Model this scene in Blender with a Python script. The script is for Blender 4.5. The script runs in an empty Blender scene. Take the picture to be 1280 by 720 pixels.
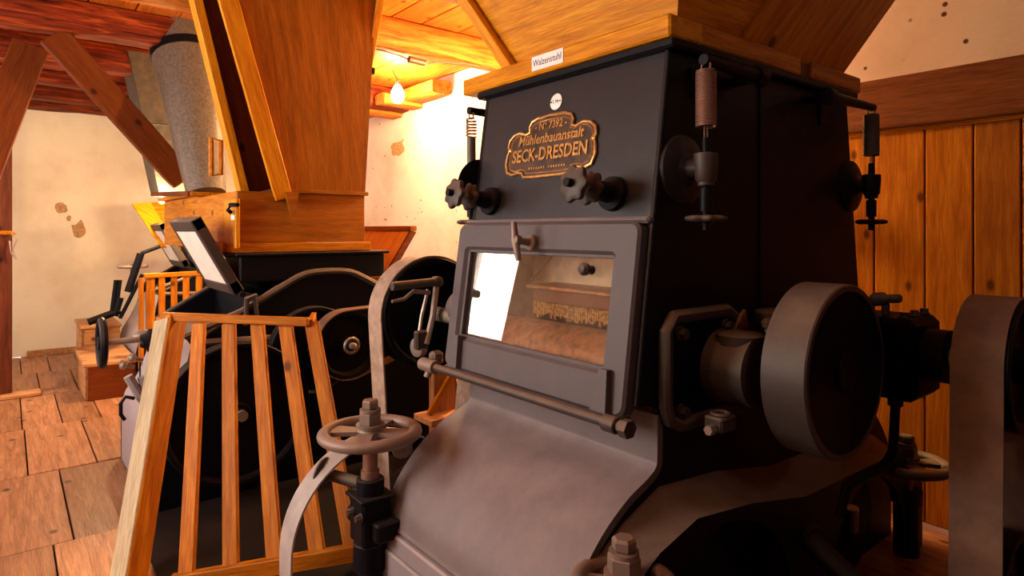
import bpy, bmesh, math, random
from mathutils import Vector, Matrix, noise
random.seed(7)
PI = math.pi
SC = bpy.context.scene

# ------------------------------------------------------------ camera, light, exposure
F_PX, HOR, CAM_H = 790.0, 288.0, 1.25
cam_d = bpy.data.cameras.new('camera'); cam = bpy.data.objects.new('camera', cam_d)
SC.collection.objects.link(cam); SC.camera = cam
cam.location = (0, 0, CAM_H); cam.rotation_euler = (PI/2, 0, math.radians(51.4))
cam_d.sensor_width = 36; cam_d.lens = F_PX/1280*36; cam_d.shift_y = -(360-HOR)/1280
cam_d.clip_start = .02

SKY = 25.0
BULB_A = 800.0
BULB_B = 1500.0
BULB_C = 150.0
BULB_E = 130.0
BULB_D = 3500.0
SC.view_settings.view_transform = 'Standard'; SC.view_settings.look = 'None'
SC.view_settings.exposure = -0.18; SC.view_settings.gamma = 1.0
SC.view_settings.use_curve_mapping = False
wd = bpy.data.worlds.new('overcast_sky'); SC.world = wd; wd.use_nodes = True
wn = wd.node_tree.nodes; wn['Background'].inputs[0].default_value = (1.0, .89, .80, 1)
wn['Background'].inputs[1].default_value = SKY
WINDOWS = [(-6.15, -5.2, .85, 2.0), (-3.6, -2.05, 1.0, 2.3)]   # x0,x1,z0,z1 on the front wall
ROOM_X0, ROOM_X1, ROOM_Y0, ROOM_Y1, CEIL = -7.9, 1.5, -1.6, 3.1, 2.64
for i, (x0, x1, z0, z1) in enumerate(WINDOWS):
    l = bpy.data.lights.new('window_daylight', 'AREA'); l.shape = 'RECTANGLE'
    l.size = x1-x0; l.size_y = z1-z0; l.cycles.is_portal = True
    lo = bpy.data.objects.new('window_daylight', l); SC.collection.objects.link(lo)
    lo.location = ((x0+x1)/2, ROOM_Y0-.22, (z0+z1)/2); lo.rotation_euler = (PI/2, 0, 0)

W3 = (.55, 1.0, 2.12, 2.46)      # y0,y1,z0,z1 of the high window on the right wall
l = bpy.data.lights.new('window_daylight', 'AREA'); l.shape = 'RECTANGLE'; l.size = W3[1]-W3[0]; l.size_y = W3[3]-W3[2]; l.cycles.is_portal = True
lo = bpy.data.objects.new('window_daylight', l); SC.collection.objects.link(lo)
lo.location = (ROOM_X1+.22, (W3[0]+W3[1])/2, (W3[2]+W3[3])/2); lo.rotation_euler = (PI/2, 0, PI/2)

# ------------------------------------------------------------ materials
def nt(name):
    m = bpy.data.materials.new(name); m.use_nodes = True
    t = m.node_tree; b = t.nodes['Principled BSDF']
    return m, t, b
def N(t, typ, **kw):
    n = t.nodes.new(typ)
    for k, v in kw.items():
        if k.startswith('_'): n.inputs[k[1:]].default_value = v
        else: setattr(n, k, v)
    return n
def ramp(t, src, stops):
    r = t.nodes.new('ShaderNodeValToRGB'); e = r.color_ramp.elements
    while len(e) < len(stops): e.new(.5)
    for i, (p, c) in enumerate(stops):
        e[i].position = p; e[i].color = (*c, 1) if len(c) == 3 else c
    t.links.new(src, r.inputs[0]); return r
def mixc(t, fac, a, b, mode='MIX'):
    m = t.nodes.new('ShaderNodeMix'); m.data_type = 'RGBA'; m.blend_type = mode
    for sock, v in ((m.inputs[0], fac), (m.inputs[6], a), (m.inputs[7], b)):
        if hasattr(v, 'links'): t.links.new(v, sock)
        elif isinstance(v, (int, float)): sock.default_value = v
        else: sock.default_value = (*v, 1)
    return m.outputs[2]
def objcoord(t, scale, rnd=True):
    tc = t.nodes.new('ShaderNodeTexCoord'); mp = t.nodes.new('ShaderNodeMapping')
    mp.inputs['Scale'].default_value = scale
    if rnd:
        oi = t.nodes.new('ShaderNodeObjectInfo')
        mu = N(t, 'ShaderNodeVectorMath', operation='MULTIPLY'); mu.inputs[1].default_value = (37, 23, 17)
        cb = t.nodes.new('ShaderNodeCombineXYZ')
        for k in range(3): t.links.new(oi.outputs['Random'], cb.inputs[k])
        t.links.new(cb.outputs[0], mu.inputs[0])
        ad = N(t, 'ShaderNodeVectorMath', operation='ADD')
        t.links.new(tc.outputs['Object'], ad.inputs[0]); t.links.new(mu.outputs[0], ad.inputs[1])
        t.links.new(ad.outputs[0], mp.inputs['Vector'])
    else: t.links.new(tc.outputs['Object'], mp.inputs['Vector'])
    return mp.outputs[0]
def wood(name, dark, mid, light, rough=.5, grain=1.0, knots=True, var=.25, bump=.25, spec=.15, kn=(.03, .07), ks=(2.4, 3.2, 3.2)):
    m, t, b = nt(name)
    co = objcoord(t, (1.2*grain, 14*grain, 14*grain))
    n1 = N(t, 'ShaderNodeTexNoise', _Scale=3.0, _Detail=6.0, _Roughness=.6, _Distortion=.6); t.links.new(co, n1.inputs['Vector'])
    r = ramp(t, n1.outputs[0], [(.28, dark), (.5, mid), (.72, light)])
    co2 = objcoord(t, (3, 60, 60))
    n2 = N(t, 'ShaderNodeTexNoise', _Scale=4.0, _Detail=3.0); t.links.new(co2, n2.inputs['Vector'])
    f = ramp(t, n2.outputs[0], [(.4, (.72, .68, .62)), (.6, (1, 1, 1))])
    col = mixc(t, .8, r.outputs[0], f.outputs[0], 'MULTIPLY')
    if knots:
        co3 = objcoord(t, ks)
        v = N(t, 'ShaderNodeTexVoronoi', voronoi_dimensions='2D', _Scale=1.0, _Randomness=1.0); t.links.new(co3, v.inputs['Vector'])
        k = ramp(t, v.outputs['Distance'], [(kn[0], (1, 1, 1)), (kn[1], (0, 0, 0))])
        col = mixc(t, k.outputs[0], col, tuple(c*.35 for c in dark))
    oi = t.nodes.new('ShaderNodeObjectInfo')
    rr = ramp(t, oi.outputs['Random'], [(0, (1-var,)*3), (1, (1+var*.3,)*3)])
    col = mixc(t, 1.0, col, rr.outputs[0], 'MULTIPLY')
    t.links.new(col, b.inputs['Base Color'])
    b.inputs['Roughness'].default_value = rough; b.inputs['Specular IOR Level'].default_value = spec
    bp = N(t, 'ShaderNodeBump', _Strength=bump, _Distance=.004); t.links.new(n2.outputs[0], bp.inputs['Height'])
    t.links.new(bp.outputs[0], b.inputs['Normal'])
    return m
def iron(name, base, dust=(.30, .22, .19), dust_amt=.5, rough=.42, metal=0.0, bump=.12, allround=.0, spec=.4):
    m, t, b = nt(name)
    co = objcoord(t, (1, 1, 1), rnd=False)
    n1 = N(t, 'ShaderNodeTexNoise', _Scale=9.0, _Detail=7.0, _Roughness=.65); t.links.new(co, n1.inputs['Vector'])
    n2 = N(t, 'ShaderNodeTexNoise', _Scale=130.0, _Detail=2.0); t.links.new(co, n2.inputs['Vector'])
    g = t.nodes.new('ShaderNodeNewGeometry'); sp = t.nodes.new('ShaderNodeSeparateXYZ'); t.links.new(g.outputs['Normal'], sp.inputs[0])
    up = N(t, 'ShaderNodeMapRange'); up.inputs['From Min'].default_value = 0.0; up.inputs['From Max'].default_value = .75
    t.links.new(sp.outputs[2], up.inputs['Value'])
    pr = ramp(t, n1.outputs[0], [(.3, (.55,)*3), (.7, (1,)*3)])
    mu = N(t, 'ShaderNodeMath', operation='MULTIPLY'); t.links.new(up.outputs[0], mu.inputs[0]); t.links.new(pr.outputs[0], mu.inputs[1])
    ad = N(t, 'ShaderNodeMath', operation='MULTIPLY_ADD'); t.links.new(mu.outputs[0], ad.inputs[0]); ad.inputs[1].default_value = dust_amt; 
    al = N(t, 'ShaderNodeMath', operation='MULTIPLY'); t.links.new(pr.outputs[0], al.inputs[0]); al.inputs[1].default_value = allround
    t.links.new(al.outputs[0], ad.inputs[2]); ad.use_clamp = True
    col = mixc(t, ad.outputs[0], base, dust)
    t.links.new(col, b.inputs['Base Color'])
    ra = N(t, 'ShaderNodeMapRange'); ra.inputs['To Min'].default_value = rough; ra.inputs['To Max'].default_value = .8
    t.links.new(ad.outputs[0], ra.inputs['Value']); t.links.new(ra.outputs[0], b.inputs['Roughness'])
    b.inputs['Metallic'].default_value = metal; b.inputs['Specular IOR Level'].default_value = spec
    bp = N(t, 'ShaderNodeBump', _Strength=bump, _Distance=.002); t.links.new(n2.outputs[0], bp.inputs['Height'])
    t.links.new(bp.outputs[0], b.inputs['Normal'])
    return m
def plain(name, col, rough=.6, metal=0.0, var=.12, scale=12, bump=.1):
    m, t, b = nt(name)
    co = objcoord(t, (1, 1, 1))
    n1 = N(t, 'ShaderNodeTexNoise', _Scale=float(scale), _Detail=6.0, _Roughness=.6); t.links.new(co, n1.inputs['Vector'])
    r = ramp(t, n1.outputs[0], [(.3, tuple(c*(1-var*2) for c in col)), (.7, tuple(min(1, c*(1+var)) for c in col))])
    t.links.new(r.outputs[0], b.inputs['Base Color'])
    b.inputs['Roughness'].default_value = rough; b.inputs['Metallic'].default_value = metal
    bp = N(t, 'ShaderNodeBump', _Strength=bump, _Distance=.004); t.links.new(n1.outputs[0], bp.inputs['Height'])
    t.links.new(bp.outputs[0], b.inputs['Normal'])
    return m
def plaster(name, col, stain, spots=False):
    m, t, b = nt(name)
    co = objcoord(t, (1, 1, 1), rnd=False)
    n1 = N(t, 'ShaderNodeTexNoise', _Scale=1.6, _Detail=8.0, _Roughness=.62); t.links.new(co, n1.inputs['Vector'])
    r = ramp(t, n1.outputs[0], [(.3, stain), (.55, col), (.8, tuple(min(1, c*1.04) for c in col))])
    c = r.outputs[0]
    if spots:
        v = N(t, 'ShaderNodeTexVoronoi', _Scale=11.0); t.links.new(co, v.inputs['Vector'])
        k = ramp(t, v.outputs['Distance'], [(.09, (1, 1, 1)), (.14, (0, 0, 0))])
        n3 = N(t, 'ShaderNodeTexNoise', _Scale=5.0); t.links.new(co, n3.inputs['Vector'])
        k2 = ramp(t, n3.outputs[0], [(.46, (0, 0, 0)), (.52, (1, 1, 1))])
        kk = mixc(t, 1.0, k.outputs[0], k2.outputs[0], 'MULTIPLY')
        c = mixc(t, kk, c, (.12, .04, .03))
    t.links.new(c, b.inputs['Base Color']); b.inputs['Roughness'].default_value = .9
    b.inputs['Specular IOR Level'].default_value = .15
    n2 = N(t, 'ShaderNodeTexNoise', _Scale=14.0, _Detail=8.0, _Roughness=.7); t.links.new(co, n2.inputs['Vector'])
    bp = N(t, 'ShaderNodeBump', _Strength=.45, _Distance=.012); t.links.new(n2.outputs[0], bp.inputs['Height'])
    t.links.new(bp.outputs[0], b.inputs['Normal'])
    return m
def emis(name, col, s):
    m, t, b = nt(name)
    b.inputs['Base Color'].default_value = (1, 1, 1, 1)
    b.inputs['Emission Color'].default_value = (*col, 1); b.inputs['Emission Strength'].default_value = s
    return m
def glass(name, tint=(1, 1, 1), rough=.0, film=.0):
    m = bpy.data.materials.new(name); m.use_nodes = True; t = m.node_tree; t.nodes.clear()
    o = t.nodes.new('ShaderNodeOutputMaterial'); tr = t.nodes.new('ShaderNodeBsdfTransparent'); gl = t.nodes.new('ShaderNodeBsdfGlossy')
    tr.inputs[0].default_value = (*tint, 1); gl.inputs['Roughness'].default_value = rough
    fr = N(t, 'ShaderNodeFresnel', _IOR=1.55); mx = t.nodes.new('ShaderNodeMixShader')
    ad = N(t, 'ShaderNodeMath', operation='MULTIPLY_ADD'); ad.inputs[1].default_value = 1.7; ad.inputs[2].default_value = .0
    ge = t.nodes.new('ShaderNodeNewGeometry'); iv = N(t, 'ShaderNodeMath', operation='SUBTRACT'); iv.inputs[0].default_value = 1; t.links.new(ge.outputs['Backfacing'], iv.inputs[1])
    mf = N(t, 'ShaderNodeMath', operation='MULTIPLY'); t.links.new(ad.outputs[0], mf.inputs[0]); t.links.new(iv.outputs[0], mf.inputs[1])
    t.links.new(fr.outputs[0], ad.inputs[0]); t.links.new(mf.outputs[0], mx.inputs[0])
    base = tr.outputs[0]
    if film:
        df = t.nodes.new('ShaderNodeBsdfDiffuse'); df.inputs[0].default_value = (.6, .5, .42, 1)
        co = objcoord(t, (1, 1, 1)); n = N(t, 'ShaderNodeTexNoise', _Scale=9.0, _Detail=5.0); t.links.new(co, n.inputs['Vector'])
        mr = N(t, 'ShaderNodeMapRange'); mr.inputs['From Min'].default_value = .3; mr.inputs['From Max'].default_value = .7
        mr.inputs['To Min'].default_value = film*.4; mr.inputs['To Max'].default_value = film*1.4
        t.links.new(n.outputs[0], mr.inputs['Value'])
        m2 = t.nodes.new('ShaderNodeMixShader'); t.links.new(mr.outputs[0], m2.inputs[0]); t.links.new(base, m2.inputs[1]); t.links.new(df.outputs[0], m2.inputs[2])
        base = m2.outputs[0]
    t.links.new(base, mx.inputs[1]); t.links.new(gl.outputs[0], mx.inputs[2]); t.links.new(mx.outputs[0], o.inputs[0])
    return m
M = {}
M['pine'] = wood('orange_pine', (.36, .095, .003), (.56, .185, .006), (.72, .30, .018), rough=.45)
M['guard_pine'] = wood('guard_pine', (.30, .075, .002), (.47, .14, .004), (.62, .23, .012), rough=.5)
M['pine_clear'] = wood('clear_orange_pine', (.54, .17, .005), (.76, .30, .009), (.90, .42, .022), rough=.42, knots=False)
M['chute'] = wood('brown_chute_pine', (.20, .060, .003), (.30, .098, .005), (.39, .140, .010), rough=.5, knots=False, grain=.6)
M['redwood'] = wood('red_stained_timber', (.12, .020, .002), (.17, .034, .003), (.21, .048, .005), rough=.55)
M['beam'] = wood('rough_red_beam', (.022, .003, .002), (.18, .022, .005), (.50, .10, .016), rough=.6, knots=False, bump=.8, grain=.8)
M['beam_lit'] = wood('rough_lamplit_beam', (.25, .05, .008), (.60, .18, .02), (.8, .32, .05), rough=.6, knots=False, bump=.8, grain=.8)  # copy of the beam wood with lamplight put into the colour
M['ceil'] = wood('ceiling_board_wood', (.40, .08, .010), (.62, .16, .018), (.75, .24, .03), rough=.5)
M['darkwood'] = wood('dark_door_wood', (.06, .015, .008), (.13, .03, .012), (.20, .05, .02), rough=.5)
M['floor'] = wood('worn_floor_wood', (.24, .085, .033), (.42, .175, .075), (.58, .29, .15), rough=.42, var=.35, bump=.5, spec=.45)
M['step'] = wood('step_wood', (.35, .13, .05), (.55, .25, .10), (.70, .38, .18), rough=.45)
M['wain'] = wood('wainscot_pine', (.38, .105, .005), (.56, .17, .009), (.68, .25, .018), rough=.42, var=.35, kn=(.035, .085), ks=(2.7, 4.6, 4))
M['rail'] = wood('dark_wall_rail', (.16, .045, .015), (.24, .075, .025), (.30, .10, .035), rough=.55, knots=False)
M['iron'] = iron('black_painted_iron', (.005, .005, .008), (.15, .105, .085), .25, rough=.45, spec=.10)
M['iron_front'] = iron('black_front_iron', (.013, .013, .018), (.17, .125, .12), .40, rough=.40, allround=.03, spec=.25)
M['door_iron'] = iron('grey_door_iron', (.055, .046, .056), (.20, .15, .145), .45, rough=.5, allround=.15)
M['belly'] = iron('dusty_grey_iron', (.075, .062, .070), (.29, .222, .225), .65, rough=.38, allround=.25)
M['dusty'] = iron('dust_covered_iron', (.022, .016, .017), (.30, .195, .135), .62, rough=.5, allround=.08)
M['greyiron'] = iron('grey_enamel_iron', (.19, .17, .20), (.50, .40, .38), .5, rough=.4, allround=.2)
M['deep'] = iron('deep_black_iron', (.003, .003, .005), (.10, .06, .035), .12, rough=.5, spec=.08)
M['wheelmetal'] = iron('worn_wheel_metal', (.18, .13, .11), (.40, .28, .22), .5, rough=.38, metal=.25, allround=.2)
M['steel'] = iron('worn_steel', (.30, .25, .22), (.50, .40, .34), .4, rough=.35, metal=.5, allround=.1)
M['spring'] = plain('rusty_spring', (.24, .12, .085), rough=.5, metal=.4)
M['spring_dk'] = plain('dark_spring', (.09, .07, .06), rough=.5, metal=.4)
M['belt'] = plain('pale_leather_belt', (.35, .24, .18), rough=.7, scale=30, var=.2)
M['belt_br'] = plain('brown_leather_belt', (.17, .085, .05), rough=.7, scale=14, var=.18)
M['guardmetal'] = plain('pale_guard_metal', (.38, .33, .32), rough=.5, metal=.1)
M['bronze'] = plain('bronze_relief', (.58, .30, .09), rough=.36, metal=.55, var=.2, scale=60)
M['plate'] = plain('nameplate_ground', (.075, .038, .022), rough=.45, metal=.4, var=.4, scale=25)
M['white'] = plain('white_enamel', (.92, .92, .93), rough=.3, var=.02)
M['paper'] = plain('white_paper', (.86, .82, .84), rough=.6, var=.02)
M['ink'] = plain('black_ink', (.03, .03, .04), rough=.6)
M['roller'] = plain('flour_dusted_roller', (.42, .20, .09), rough=.45, metal=.1, scale=35, var=.3)
M['brush'] = plain('brush_bristles', (.50, .30, .10), rough=.8, scale=90, var=.5)
M['feedbox'] = plain('brown_feed_box', (.16, .06, .03), rough=.6)
M['lit_pine'] = wood('raw_pale_pine', (.92, .74, .46), (.98, .84, .58), (1.0, .90, .68), rough=.6, knots=False, var=.02)  # window light on the guard post put into the wood colour
M['lit_trough_wood'] = wood('lit_trough_pine', (.70, .36, .06), (.85, .50, .12), (.95, .62, .2), rough=.5, knots=False)  # lighter tone carries the lit inside of the trough in its colour
M['flour'] = plain('flour_dusted_panel', (.82, .72, .60), rough=.7, scale=14, var=.15)
M['zinc'] = plain('mottled_zinc_sheet', (.16, .12, .088), rough=.5, metal=.1, scale=60, var=.22)
M['zincdark'] = plain('dark_zinc_sheet', (.07, .05, .032), rough=.6, metal=.05, scale=14, var=.25)
M['wall'] = plaster('whitewashed_plaster', (.80, .70, .56), (.68, .54, .40))
M['wall_b'] = plaster('spotted_plaster', (.82, .63, .56), (.66, .46, .40), spots=True)
M['clay'] = plain('bare_clay', (.50, .27, .12), rough=.9, scale=40, var=.25)
M['mortar'] = plain('dark_gap_filler', (.03, .015, .01), rough=.9)
M['wire'] = plain('wire_insulation', (.12, .06, .03), rough=.5)
M['pale'] = plain('pale_sheet', (.74, .66, .60), rough=.45, var=.06)
M['glass'] = glass('window_glass')
M['dglass'] = glass('dusty_door_glass', (.96, .90, .84), film=.06)
M['bulb'] = emis('bulb_glow_a', (1.0, .68, .32), BULB_A)
M['bulb2'] = emis('bulb_glow_b', (1.0, .66, .28), BULB_B)

# ------------------------------------------------------------ mesh helpers
WM = {}
def align(d, hint=None):
    """matrix whose local Z runs along d"""
    z = Vector(d).normalized(); h = Vector(hint) if hint else (Vector((0, 0, 1)) if abs(z.z) < .9 else Vector((1, 0, 0)))
    x = h.cross(z).normalized(); y = z.cross(x)
    return Matrix((x, y, z)).transposed().to_4x4()
class B:
    def __init__(s): s.bm = bmesh.new()
    def _add(s, vs, fs, T=None):
        v = [s.bm.verts.new((T @ Vector(p)) if T else Vector(p)) for p in vs]
        for f in fs:
            try: s.bm.faces.new([v[i] for i in f])
            except ValueError: pass
        return s
    def box(s, c, size, T=None, bev=0.0):
        hx, hy, hz = (k/2 for k in size)
        t = bmesh.new(); bmesh.ops.create_cube(t, size=1)
        for v in t.verts: v.co = Vector((v.co.x*size[0], v.co.y*size[1], v.co.z*size[2]))
        if bev: bmesh.ops.bevel(t, geom=list(t.edges), offset=bev, segments=1, affect='EDGES', profile=.5)
        TT = (T if T else Matrix()) @ Matrix.Translation(Vector(c))
        t.verts.ensure_lookup_table(); t.verts.index_update()
        s._add([TT @ v.co for v in t.verts], [[v.index for v in f.verts] for f in t.faces]); t.free(); return s
    def bb(s, x0, x1, y0, y1, z0, z1, bev=0.0):
        return s.box(((x0+x1)/2, (y0+y1)/2, (z0+z1)/2), (x1-x0, y1-y0, z1-z0), bev=bev)
    def lathe(s, o, ax, prof, n=24, caps=True):
        T = Matrix.Translation(Vector(o)) @ align(ax)
        vs = []; fs = []
        for (h, r) in prof:
            for k in range(n):
                a = 2*PI*k/n; vs.append((r*math.cos(a), r*math.sin(a), h))
        for j in range(len(prof)-1):
            for k in range(n):
                k2 = (k+1) % n; fs.append((j*n+k, j*n+k2, (j+1)*n+k2, (j+1)*n+k))
        if caps:
            fs.append(tuple(range(n-1, -1, -1))); m = (len(prof)-1)*n; fs.append(tuple(m+k for k in range(n)))
        return s._add(vs, fs, T)
    def cyl(s, a, b, r, r2=None, n=18, ch=0.0):
        a = Vector(a); b = Vector(b); L = (b-a).length; r2 = r if r2 is None else r2
        pr = [(0, r), (L, r2)] if not ch else [(0, r-ch), (ch, r), (L-ch, r2), (L, r2-ch)]
        return s.lathe(a, b-a, pr, n)
    def ring(s, o, ax, R, r, n=32, m=8, sx=1.0):
        T = Matrix.Translation(Vector(o)) @ align(ax)
        vs = []; fs = []
        for i in range(n):
            A = 2*PI*i/n
            for j in range(m):
                b_ = 2*PI*j/m; q = R+r*math.cos(b_)
                vs.append((q*math.cos(A), q*math.sin(A), r*sx*math.sin(b_)))
        for i in range(n):
            for j in range(m):
                i2 = (i+1) % n; j2 = (j+1) % m; fs.append((i*m+j, i2*m+j, i2*m+j2, i*m+j2))
        return s._add(vs, fs, T)
    def tube(s, pts, r, n=8, closed=False, rads=None):
        P = [Vector(p) for p in pts]; vs = []; fs = []; K = len(P)
        up = None
        for i, p in enumerate(P):
            d = (P[(i+1) % K]-P[i-1]) if (closed or 0 < i < K-1) else (P[1]-P[0] if i == 0 else P[-1]-P[-2])
            d.normalize()
            if up is None: up = Vector((0, 0, 1)) if abs(d.z) < .9 else Vector((1, 0, 0))
            x = up.cross(d).normalized(); y = d.cross(x); up = y
            rr = rads[i] if rads else r
            for k in range(n):
                a = 2*PI*k/n; vs.append(p+x*rr*math.cos(a)+y*rr*math.sin(a))
        for i in range(K if closed else K-1):
            for k in range(n):
                i2 = (i+1) % K; k2 = (k+1) % n; fs.append((i*n+k, i*n+k2, i2*n+k2, i2*n+k))
        if not closed:
            fs.append(tuple(range(n-1, -1, -1))); fs.append(tuple((K-1)*n+k for k in range(n)))
        return s._add(vs, fs)
    def prism(s, poly, t0, t1, T):
        """poly in local XY, extruded local Z t0..t1"""
        n = len(poly)
        vs = [(x, y, t0) for x, y in poly]+[(x, y, t1) for x, y in poly]
        fs = [tuple(range(n-1, -1, -1)), tuple(range(n, 2*n))]+[(k, (k+1) % n, n+(k+1) % n, n+k) for k in range(n)]
        return s._add(vs, fs, T)
    def prismX(s, poly, x0, x1):                       # poly of (y,z)
        return s.prism(poly, x0, x1, Matrix(((0, 0, 1, 0), (1, 0, 0, 0), (0, 1, 0, 0), (0, 0, 0, 1))))
    def sheetX(s, prof, x0, x1, th, nx=1):              # open profile (y,z) swept along X with thickness
        n = len(prof); off = []
        for i in range(n):
            a = Vector(prof[max(0, i-1)]); b = Vector(prof[min(n-1, i+1)]); d = (b-a).normalized()
            off.append((prof[i][0]-d.y*th, prof[i][1]+d.x*th))
        poly = list(prof)+off[::-1]
        return s.prismX(poly, x0, x1)
def fin(bm, name, mat, smooth=True, ang=35):
    bmesh.ops.recalc_face_normals(bm, faces=bm.faces)
    me = bpy.data.meshes.new(name); bm.to_mesh(me); bm.free()
    if smooth:
        me.polygons.foreach_set('use_smooth', [True]*len(me.polygons))
        me.set_sharp_from_angle(angle=math.radians(ang))
    if mat: me.materials.append(mat)
    return me
def put(o, parent, W):
    SC.collection.objects.link(o)
    if parent:
        o.parent = parent; o.matrix_basis = WM[parent].inverted() @ W
    else: o.matrix_basis = W
    WM[o] = W; return o
def obj(name, b, mat, parent=None, label=None, Mx=None, smooth=True, ang=35, kind=None):
    bm = b.bm
    if Mx is None:
        lo = Vector((min(v.co[k] for v in bm.verts) for k in range(3))); hi = Vector((max(v.co[k] for v in bm.verts) for k in range(3)))
        c = (lo+hi)/2; c.z = c.z if parent else lo.z
        for v in bm.verts: v.co -= c
        Mx = Matrix.Translation(c)
    o = bpy.data.objects.new(name, fin(bm, name, M[mat] if isinstance(mat, str) else mat, smooth, ang))
    if label: o['label'] = label
    if kind: o['kind'] = kind
    return put(o, parent, Mx)
def tag(o, label, cat, group=None):
    o['label'] = label; o['category'] = cat
    if group: o['group'] = group
    return o
def thing(name, label, cat, loc, group=None):
    return tag(put(bpy.data.objects.new(name, None), None, Matrix.Translation(Vector(loc))), label, cat, group)
def bmat(p0, p1, side):
    """origin mid p0-p1, local X along p0->p1, local Y near `side`"""
    p0 = Vector(p0); p1 = Vector(p1); x = (p1-p0).normalized(); s = Vector(side); y = (s-x*s.dot(x)).normalized(); z = x.cross(y)
    R = Matrix((x, y, z)).transposed().to_4x4()
    return Matrix.Translation((p0+p1)/2) @ R, (p1-p0).length
def board(name, p0, p1, w, t, side, mat, parent=None, bev=.003, label=None, kind=None):
    Mx, L = bmat(p0, p1, side)
    return obj(name, B().box((0, 0, 0), (L, w, t), bev=bev), mat, parent, label, Mx, smooth=False, kind=kind)
def polyboard(name, p, n_th, mat, parent, along=None, label=None):
    """flat board through 3D corner points p (planar), thickness n_th along its normal; grain along `along`"""
    P = [Vector(q) for q in p]; c = sum(P, Vector())/len(P)
    nrm = (P[1]-P[0]).cross(P[2]-P[0]).normalized()
    x = Vector(along) if along is not None else P[1]-P[0]
    x = (x-nrm*x.dot(nrm)).normalized(); y = nrm.cross(x)
    R = Matrix((x, y, nrm)).transposed().to_4x4(); Mx = Matrix.Translation(c) @ R; inv = Mx.inverted()
    poly = [tuple((inv @ q)[:2]) for q in P]
    return obj(name, B().prism(poly, -n_th, 0, Matrix()), mat, parent, label, Mx, smooth=False)
def rough_beam(name, p0, p1, w, h, mat, parent, seed=0, amp=.012, kind=None):
    Mx, L = bmat(p0, p1, (Vector(p1)-Vector(p0)).cross(Vector((0, 0, 1))))
    b = B(); nx = max(8, int(L/.12)); ring = []
    prof = [(-.5, -.38), (-.38, -.5), (.38, -.5), (.5, -.38), (.5, .38), (.38, .5), (-.38, .5), (-.5, .38)]
    vs = []; fs = []; m = len(prof)
    for i in range(nx+1):
        x = -L/2+L*i/nx
        for j, (a, c) in enumerate(prof):
            q = noise.noise(Vector((x*1.7, a*2+seed*5.1, c*2)))*amp+noise.noise(Vector((x*6, a*5+seed, c*5)))*amp*.5
            vs.append((x, a*w+(q if abs(a) > .2 else 0)*(1 if a > 0 else -1), c*h+q))
    for i in range(nx):
        for j in range(m): fs.append((i*m+j, i*m+(j+1) % m, (i+1)*m+(j+1) % m, (i+1)*m+j))
    fs.append(tuple(range(m-1, -1, -1))); fs.append(tuple(nx*m+k for k in range(m)))
    b._add(vs, fs)
    return obj(name, b, mat, parent, None, Mx, ang=50, kind=kind)
def text_mesh(s, size, ext=.0015, sx=1.0, shear=0.0, bold=0.0):
    cu = bpy.data.curves.new('lettering', 'FONT'); cu.body = s; cu.size = size; cu.extrude = ext; cu.align_x = 'CENTER'; cu.align_y = 'CENTER'
    cu.resolution_u = 3; cu.shear = shear; cu.offset = size*bold
    o = bpy.data.objects.new('lettering', cu); SC.collection.objects.link(o)
    dg = bpy.context.evaluated_depsgraph_get(); me = bpy.data.meshes.new_from_object(o.evaluated_get(dg))
    bpy.data.objects.remove(o)
    for v in me.vertices: v.co.x *= sx
    return me
def lettering(s, size, mat, parent, Mx, ext=.0015, sx=1.0, shear=0.0, bold=0.0):
    me = text_mesh(s, size, ext, sx, shear, bold); me.materials.clear(); me.materials.append(M[mat])
    return put(bpy.data.objects.new('lettering', me), parent, Mx)
def arc(cy, cz, r, a0, a1, n):
    return [(cy+r*math.cos(math.radians(a0+(a1-a0)*k/n)), cz+r*math.sin(math.radians(a0+(a1-a0)*k/n))) for k in range(n+1)]
def hexbolt(p, ax, r, h):
    b = B(); b.cyl(p, Vector(p)+Vector(ax)*h*.35, r*1.35, n=14); b.cyl(Vector(p)+Vector(ax)*h*.3, Vector(p)+Vector(ax)*h, r, n=6); return b

# ------------------------------------------------------------ the room
def struct(name):
    o = bpy.data.objects.new(name, None); o['kind'] = 'structure'; return put(o, None, Matrix())
fl = obj('floor', B().bb(ROOM_X0-.2, ROOM_X1+.2, ROOM_Y0-.2, ROOM_Y1+.2, -.16, -.032), 'mortar', kind='structure')
x = ROOM_X0; row = 0
while x < ROOM_X1:
    x1 = min(x+.96, ROOM_X1); y = ROOM_Y0
    while y < ROOM_Y1-.02:
        w = random.uniform(.20, .34); y1 = min(y+w, ROOM_Y1)
        dz = random.uniform(-.003, .003)
        board('floor_board', (x+.003, (y+y1)/2, -.016+dz), (x1-.003, (y+y1)/2, -.016+dz+random.uniform(-.002, .002)), y1-y-.007, .032, (0, 1, 0), 'floor', fl, bev=.003)
        y = y1
    x = x1
T = .2
wl = obj('wall_left', B().bb(ROOM_X0-T, ROOM_X0, ROOM_Y0-T, ROOM_Y1+T, 0, CEIL+.03), 'wall', kind='structure')
b = B(); b.bb(ROOM_X1, ROOM_X1+T, ROOM_Y0-T, W3[0], 0, CEIL+.03); b.bb(ROOM_X1, ROOM_X1+T, W3[1], ROOM_Y1+T, 0, CEIL+.03)
b.bb(ROOM_X1, ROOM_X1+T, W3[0], W3[1], 0, W3[2]); b.bb(ROOM_X1, ROOM_X1+T, W3[0], W3[1], W3[3], CEIL+.03)
wr = obj('wall_right', b, 'darkwood', kind='structure')
w3 = struct('window_3'); b = B(); xc = ROOM_X1+.12
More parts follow.
